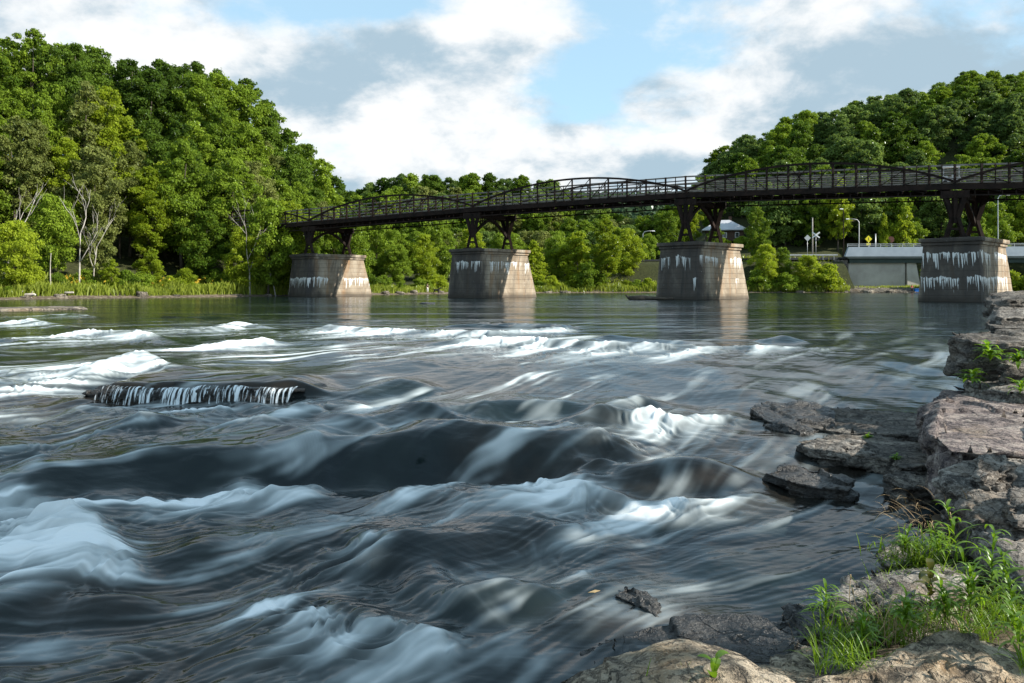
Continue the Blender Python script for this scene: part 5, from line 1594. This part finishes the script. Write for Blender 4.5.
def post_sign(name, px, Y, yc, label, cat, kind, size):
    x = X(px, Y); zc = CH + (HY - yc) * Y / FP; z0 = ZR - 1 if x > 20 else gz(x, Y)
    o = empty(name, (x, Y, z0)); tag(o, label, cat)
    h = zc - z0
    mb = MB(); mb.tube([(0, .06, -.4), (0, .06, h + size * .4)], .06, 6); mb.build('post', M['steel'], o)
    if kind == 'diamond':
        mb = MB(); mb.prism([(-size, 0, h), (0, 0, h - size), (size, 0, h), (0, 0, h + size)], (0, -.04, 0)); mb.build('panel', M['yellow'], o)
        g = MB()                                                     # walking figure
        q = size * .5
        g.prism([(math.cos(k * .785) * q * .2, -.045, h + q * .75 + math.sin(k * .785) * q * .2) for k in range(8)], (0, -.012, 0))
        g.prism([(-q * .2, -.045, h + q * .5), (-q * .16, -.045, h - q * .2), (q * .16, -.045, h - q * .2), (q * .2, -.045, h + q * .5)], (0, -.012, 0))
        g.prism([(-q * .16, -.045, h - q * .22), (-q * .5, -.045, h - q * .95), (-q * .3, -.045, h - q * .95), (q * .02, -.045, h - q * .22)], (0, -.012, 0))
        g.prism([(0, -.045, h - q * .24), (q * .3, -.045, h - q * .95), (q * .5, -.045, h - q * .9), (q * .16, -.045, h - q * .24)], (0, -.012, 0))
        g.build('symbol', M['black'], o)
        mb = MB(); mb.prism([(-size * .6, 0, h - size * 1.9), (size * .6, 0, h - size * 1.9), (size * .6, 0, h - size * 1.15), (-size * .6, 0, h - size * 1.15)], (0, -.04, 0)); mb.build('plaque', M['yellow'], o)
    elif kind == 'cross':
        for s in (-1, 1):
            mb = MB(); d = -.03 - .02 * s; mb.bar((-size, d, h - size * .75 * s), (size, d, h + size * .75 * s), .03, size * .34); mb.build('blade', M['white'], o)
        for k in (-1, 1):
            mb = MB(); mb.tube([(k * size * .55, -.02, h - size * 1.25), (k * size * .55, -.16, h - size * 1.25)], size * .26, 12); mb.build('signal_light', M['black'], o)
    elif kind == 'octagon':
        mb = MB(); mb.prism([(math.cos(R(22.5 + 45 * k)) * size, 0, h + math.sin(R(22.5 + 45 * k)) * size) for k in range(8)], (0, -.04, 0)); mb.build('panel', M['stop'], o)
    elif kind == 'white_diamond':
        mb = MB(); mb.prism([(-size, 0, h), (0, 0, h - size), (size, 0, h), (0, 0, h + size)], (0, -.04, 0)); mb.build('panel', M['steel'], o)
    elif kind == 'pole':
        pass


post_sign('warning_sign', 868.5, 204, 239, 'yellow diamond walking-person sign with a small plaque above the road bridge', 'sign', 'diamond', .9)
post_sign('crossing_sign', 816, 206, 235, 'pale crossed-blade railway crossing sign above the shore bushes', 'sign', 'cross', .95)
post_sign('road_sign', 807.5, 204.5, 238, 'pale diamond sign back just left of the crossed-blade sign', 'sign', 'white_diamond', .85)
post_sign('stop_sign', 891, 214, 239.5, 'faded red eight-sided sign behind the road bridge rail', 'sign', 'octagon', .9)
for px, yt, yb, lb in ((812.5, 218, 250, 'plain wooden pole beside the crossed-blade sign'), (875.5, 234, 250, 'short grey post right of the yellow diamond sign')):
    Y = 207.0; mb = MB(); x = X(px, Y); z1 = CH + (HY - yt) * Y / FP
    mb.tube([(x, Y, ZR - 1), (x, Y, (ZR + z1) / 2), (x, Y, z1)], [.17, .15, .13], 8); mb.box((x, Y, z1 + .05), (.32, .32, .1))
    o = mb.build('utility_pole', M['bark_pale' if px < 850 else 'steel']); tag(o, lb, 'pole')


# ------------------------------------------------------------------ people, dog
def skin_body(name, joints, bones, m, sub=2):
    """one continuous body grown over a skeleton: joints {key: (x,y,z,r)}"""
    keys = list(joints); me = bpy.data.meshes.new(name)
    me.from_pydata([joints[k][:3] for k in keys], [(keys.index(a), keys.index(b)) for a, b in bones], []); me.update()
    o = bpy.data.objects.new(name, me); COL.objects.link(o)
    sk = o.modifiers.new('skin', 'SKIN')
    for i, k in enumerate(keys):
        sv = me.skin_vertices[0].data[i]; sv.radius = (joints[k][3], joints[k][3] * (joints[k][4] if len(joints[k]) > 4 else 1)); sv.use_root = (i == 0)
    ss = o.modifiers.new('sub', 'SUBSURF'); ss.levels = sub; ss.render_levels = sub
    dg = bpy.context.evaluated_depsgraph_get(); ev = bpy.data.meshes.new_from_object(o.evaluated_get(dg))
    bpy.data.objects.remove(o); ev.name = name
    ev.polygons.foreach_set('use_smooth', [True] * len(ev.polygons))
    return ev


def person(px, Y, label, top, legs, facing=0.0, z=None, hair='black'):
    x = X(px, Y); z = gz(x, Y) if z is None else z
    J = dict(pel=(0, 0, .92, .13, .75), chest=(0, .01, 1.26, .165, .7), neck=(0, 0, 1.45, .06), head=(0, -.02, 1.60, .095, 1.12), crown=(0, -.01, 1.70, .07),
             sl=(-.18, 0, 1.38, .065), el=(-.26, -.02, 1.12, .048), hl=(-.24, -.16, .92, .036), fl=(-.235, -.22, .86, .03),
             sr=(.18, 0, 1.38, .065), er=(.25, -.04, 1.12, .048), hr=(.20, -.20, .95, .036), fr=(.19, -.26, .9, .03),
             tl=(-.10, 0, .86, .10), kl=(-.12, -.04, .48, .068), al=(-.12, .0, .09, .048), ol=(-.13, -.14, .03, .04),
             tr=(.10, 0, .86, .10), kr=(.12, -.02, .48, .068), ar=(.13, .04, .09, .048), orr=(.14, -.10, .03, .04))
    B = [('pel', 'chest'), ('chest', 'neck'), ('neck', 'head'), ('head', 'crown'), ('chest', 'sl'), ('sl', 'el'), ('el', 'hl'), ('hl', 'fl'), ('chest', 'sr'), ('sr', 'er'), ('er', 'hr'), ('hr', 'fr'),
         ('pel', 'tl'), ('tl', 'kl'), ('kl', 'al'), ('al', 'ol'), ('pel', 'tr'), ('tr', 'kr'), ('kr', 'ar'), ('ar', 'orr')]
    body = link('person', skin_body('person', J, B, None), M['skin'])
    body.location = (x, Y, z); body.rotation_euler.z = facing
    tag(body, label, 'person')
    K = {k: J[k] for k in ('pel', 'chest', 'sl', 'el', 'sr', 'er')}
    K = {k: (v[0], v[1], v[2], v[3] * 1.17, *(v[4:])) for k, v in K.items()}; K['pel'] = (0, 0, .96, .155, .8); K['nb'] = (0, 0, 1.40, .085)
    link('shirt', skin_body('shirt', K, [('pel', 'chest'), ('chest', 'nb'), ('chest', 'sl'), ('sl', 'el'), ('chest', 'sr'), ('sr', 'er')], None), M[top], body)
    K = {k: (J[k][0], J[k][1], J[k][2], J[k][3] * 1.2) for k in ('pel', 'tl', 'kl', 'al', 'tr', 'kr', 'ar')}
    if legs == 'skin':
        K = {k: K[k] for k in ('pel', 'tl', 'kl', 'tr', 'kr')}; bb = [('pel', 'tl'), ('tl', 'kl'), ('pel', 'tr'), ('tr', 'kr')]; mm = 'white'
    else:
        bb = [('pel', 'tl'), ('tl', 'kl'), ('kl', 'al'), ('pel', 'tr'), ('tr', 'kr'), ('kr', 'ar')]; mm = legs
    link('trousers', skin_body('trousers', K, bb, None), M[mm], body)
    hm = skin_body('hair', dict(a=(0, .02, 1.66, .105), b=(0, .03, 1.72, .085), c=(0, .06, 1.60, .07)), [('a', 'b'), ('a', 'c')], None)
    link('hair', hm, M[hair], body)
    return body


yp = bank_y(427) + 1.1
person(427.5, yp, 'person in a dark top and pale trousers standing on the shore beside a black dog', 'navy', 'white', R(40))
# dog: one body, standing side-on
D = dict(hip=(0, 0, .56, .13), mid=(.28, 0, .56, .12), ch=(.55, 0, .55, .155), nk=(.74, 0, .74, .085), hd=(.88, 0, .86, .085), mz=(1.05, 0, .81, .042),
         tb=(-.16, 0, .62, .04), tt=(-.36, 0, .80, .025),
         fl=(.56, -.09, .36, .06), fk=(.57, -.09, .2, .034), fp=(.60, -.09, .03, .036), fl2=(.52, .09, .36, .06), fk2=(.50, .09, .2, .034), fp2=(.53, .09, .03, .036),
         hl=(.02, -.1, .40, .085), hs=(-.10, -.1, .22, .036), hp=(-.05, -.1, .03, .036), hl2=(.0, .1, .40, .085), hs2=(-.16, .1, .22, .036), hp2=(-.12, .1, .03, .036), ea=(.84, -.07, .95, .03), eb=(.84, .07, .95, .03))
DB = [('hip', 'mid'), ('mid', 'ch'), ('ch', 'nk'), ('nk', 'hd'), ('hd', 'mz'), ('hip', 'tb'), ('tb', 'tt'), ('ch', 'fl'), ('fl', 'fk'), ('fk', 'fp'), ('ch', 'fl2'), ('fl2', 'fk2'), ('fk2', 'fp2'),
      ('hip', 'hl'), ('hl', 'hs'), ('hs', 'hp'), ('hip', 'hl2'), ('hl2', 'hs2'), ('hs2', 'hp2'), ('hd', 'ea'), ('hd', 'eb')]
dog = link('dog', skin_body('dog', D, DB, None), M['fur']); dx = X(434.5, yp); dog.location = (dx, yp, gz(dx, yp)); dog.scale = (1.35, 1.35, 1.35)
tag(dog, 'black dog standing on the shore left of the second pier', 'dog')
yb_ = bank_y(912) + .7
person(912, yb_, 'person in a red top standing at the waterline beside a blue tub', 'red', 'navy', R(10))
x = X(917, yb_); z = gz(x, yb_)
tb = empty('blue_tub', (x, yb_, z)); tag(tb, 'blue plastic tub on the gravel beach beside the person in red', 'tub')
mb = MB(); mb.quadbox([(-.5, -.3, 0), (.5, -.3, 0), (.5, .3, 0), (-.5, .3, 0), (-.6, -.38, .7), (.6, -.38, .7), (.6, .38, .7), (-.6, .38, .7)]); mb.build('body', M['blue'], tb)
mb = MB(); mb.quadbox([(-.66, -.43, .703), (.66, -.43, .703), (.66, .43, .703), (-.66, .43, .703), (-.66, -.43, .8), (.66, -.43, .8), (.66, .43, .8), (-.66, .43, .8)]); mb.build('rim', M['blue'], tb)

# ------------------------------------------------------------------ weeds and grass at our feet
rs2 = random.Random(17)


def blade_geo(V, Fc, p, az, ln, w, curl, up=1.0, n=6, fold=.25):
    """one lance-shaped leaf: starts at p, leaves in direction az, curls over"""
    d = Vector((math.cos(az), math.sin(az), 0)); s = Vector((-math.sin(az), math.cos(az), 0))
    b = len(V)
    el = up
    q = Vector(p)
    for k in range(n + 1):
        t_ = k / n
        wd = w * (math.sin(math.pi * min(1, .12 + t_ * .88)) ** .8) * .5 + .0004
        nrm = (Vector((0, 0, 1)) * math.cos(el) - d * math.sin(el))
        V += [tuple(q - s * wd + nrm * wd * fold), tuple(q), tuple(q + s * wd + nrm * wd * fold)]
        q = q + (d * math.cos(el) + Vector((0, 0, 1)) * math.sin(el)) * ln / n
        el -= curl / n
    for k in range(n):
        for e in range(2):
            Fc.append((b + k * 3 + e, b + k * 3 + e + 1, b + k * 3 + e + 4, b + k * 3 + e + 3))


def weed(px, py, Y, h, label, nleaf=22, leaf=.13, wl=.022, m='weed', lean=(0, 0), name='weed', stems=1):
    base = P(px, py, Y)
    o = empty(name, base); tag(o, label, 'plant'); nleaf = int(nleaf * .7); leaf *= 1.3; h *= .85
    for s_ in range(stems):
        L = (lean[0] + rs2.uniform(-.18, .18) * (1 if stems > 1 else .3), lean[1] + rs2.uniform(-.15, .15) * (1 if stems > 1 else .3)); hs = h * (1 if s_ == 0 else rs2.uniform(.5, .9))
        ctr = lambda q: Vector((L[0] * q * q * hs, L[1] * q * q * hs, hs * q))
        mb = MB(); mb.tube([ctr(k / 8) for k in range(9)], [.0045 * (1 - .6 * k / 8) for k in range(9)], 5); mb.build('stem', M[m], o)
        V, Fc = [], []
        for k in range(nleaf):
            q = .12 + .88 * (k + .5) / nleaf
            sz = leaf * (1.15 - .55 * q) * rs2.uniform(.8, 1.2)
            blade_geo(V, Fc, ctr(q), k * 2.4 + rs2.uniform(-.9, .9), sz, wl * rs2.uniform(.8, 1.2), rs2.uniform(.9, 2.2), rs2.uniform(.25, .95) + .35 * q)
        lf = np_mesh('leaves', np.array(V), np.array(Fc)); link('foliage', lf, M[m], o)


weed(957, 562, 5.95, .50, 'tallest lance-leaved weed, in front of the leaning slab', 26, .17, .026, lean=(-.2, 0))
weed(992, 585, 5.5, .44, 'leafy bright weed at the right, below the leaning slab', 22, .16, .024, stems=2)
weed(1012, 610, 5.2, .42, 'bright weed touching the right edge above the corner boulder', 22, .15, .024, lean=(-.1, 0), stems=2)
weed(930, 612, 5.45, .36, 'dark reddish broad-leaved weed beside the pale pitted boulder', 14, .14, .055, 'weed_brown')
weed(826, 622, 5.45, .30, 'pale green upright weed at the left end of the pale pitted boulder', 24, .15, .018, lean=(-.1, 0), stems=2)
weed(862, 645, 5.1, .22, 'low spreading weed left in the grass clump', 20, .13, .02, stems=3)
weed(905, 628, 5.2, .26, 'low bushy weed in the middle of the grass clump', 22, .13, .024, stems=3)
weed(945, 622, 5.25, .30, 'bushy weed just left of the broad corner boulder top', 22, .14, .024, stems=3)
weed(970, 612, 5.3, .34, 'dense weed behind the corner boulder', 24, .15, .022, stems=3)
weed(1020, 650, 4.7, .36, 'weed hanging in at the right edge in front of the corner boulder', 22, .14, .024, lean=(-.2, 0), stems=2)
weed(905, 552, 6.5, .22, 'low green weed above the pale pitted boulder', 18, .12, .018, stems=3)
weed(938, 556, 6.3, .26, 'low weed between the pale boulder and the brown stone', 18, .13, .018, stems=3)
weed(712, 700, 4.55, .30, 'bright seedling with broad leaves in front of the low tan boulder', 9, .13, .05, lean=(.1, 0))
weed(990, 362, 11.7, .30, 'green weed in the cleft of the big dark rounded boulder', 18, .22, .05, stems=3)
weed(1018, 366, 11.3, .22, 'yellowish weed beside the small brown stone, upper right', 16, .2, .05, stems=3)
weed(972, 384, 11.6, .22, 'low green weed on the edge of the sloping pale slab', 16, .2, .05, stems=3)
weed(1020, 394, 10.8, .2, 'small yellow-green weed at the right edge on the pale slab', 14, .18, .05, stems=2)
weed(868, 441, 11.15, .10, 'tiny moss-like weed in a crack of the layered ledge', 14, .09, .03, stems=3)
weed(896, 462, 9.9, .10, 'tiny weed in a crack above the dark blocks', 14, .09, .03, stems=3)
# grass, far too many blades to count
V, Fc = [], []
for k in range(3600):
    px = rs2.uniform(815, 1035); py = rs2.uniform(575, 668); Y = 6.3 - (py - 570) / 98 * 1.55
    a_in = (py > 575 + max(0, (900 - px)) * .55) and not (880 < px < 1020 and py > 640)
    if not a_in: continue
    if not (rs2.random() < .35 + noise.noise(Vector((px * .03, py * .04, 2))) * 1.2 + .25): continue
    p = P(px, py + 8, Y)
    blade_geo(V, Fc, p, rs2.uniform(0, 6.28), rs2.uniform(.10, .30), rs2.uniform(.004, .010), rs2.uniform(.5, 2.2), rs2.uniform(.9, 1.5), 5, .3)
for k in range(420):
    px = rs2.gauss(920, 22); py = rs2.gauss(560, 9); Y = 6.5
    blade_geo(V, Fc, P(px, py, Y), rs2.uniform(0, 6.28), rs2.uniform(.08, .22), rs2.uniform(.004, .009), rs2.uniform(.5, 2.2), rs2.uniform(.9, 1.5), 5, .3)
o = link('grass', np_mesh('grass', np.array(V), np.array(Fc)), M['grass_near']); tag(o, 'fresh green grass growing between the boulders at the bottom right', 'grass', kind='stuff')
V, Fc = [], []
for k in range(130):
    px = rs2.gauss(928, 20); py = rs2.gauss(535, 14); Y = 6.9
    blade_geo(V, Fc, P(px, py, Y), rs2.uniform(2.2, 4.6), rs2.uniform(.15, .42), rs2.uniform(.003, .006), rs2.uniform(.8, 2.6), rs2.uniform(.5, 1.4), 6, .2)
for k in range(110):
    px = rs2.gauss(900, 45); py = rs2.gauss(640, 14); Y = 5.2
    blade_geo(V, Fc, P(px, py, Y), rs2.uniform(0, 6.2), rs2.uniform(.15, .32), rs2.uniform(.003, .006), rs2.uniform(.3, 1.6), rs2.uniform(.8, 1.5), 6, .2)
o = link('dry_grass', np_mesh('dry_grass', np.array(V), np.array(Fc)), M['straw']); tag(o, 'dry straw-coloured grass stalks arching over the brown stone', 'grass', kind='stuff')
for px, py, Y, h, l in ((852, 618, 5.6, .30, 'single thin reddish stalk standing before the water'), (860, 640, 5.3, .34, 'thin yellow seed stalk in front of the pale pitted boulder')):
    mb = MB(); b = P(px, py, Y); mb.tube([b, b + Vector((-.02, 0, h * .5)), b + Vector((-.05 if py > 630 else -.01, 0, h))], [.004, .003, .002], 5); mb.tube([b + Vector((-.045 if py > 630 else -.01, 0, h * .9)), b + Vector((-.05 if py > 630 else -.01, 0, h * 1.02))], .005, 5)
    tag(mb.build('dry_stalk', M['straw']), l, 'plant')
V, Fc = [], []
for k in range(16): blade_geo(V, Fc, P(rs2.uniform(640, 740), 705, 4.6), rs2.uniform(0, 6.2), rs2.uniform(.12, .28), rs2.uniform(.005, .010), rs2.uniform(.2, 1.2), rs2.uniform(1.0, 1.5), 5, .3)
o = link('grass', np_mesh('grass', np.array(V), np.array(Fc)), M['grass_near']); tag(o, 'few green grass blades in front of the low tan boulder at the bottom', 'grass', kind='stuff')
mb = MB(); c = PW(594, 610); cz = wz(*c) + .06
mb.prism([(c[0] - .05, c[1] - .01, cz), (c[0] - .0, c[1] - .025, cz + .006), (c[0] + .05, c[1] + .0, cz + .012), (c[0] + .01, c[1] + .02, cz + .01)], (0, 0, .003)); o = mb.build('fallen_leaf', M['straw']); tag(o, 'pale fallen leaf caught on the wet rock near the bottom', 'leaf')
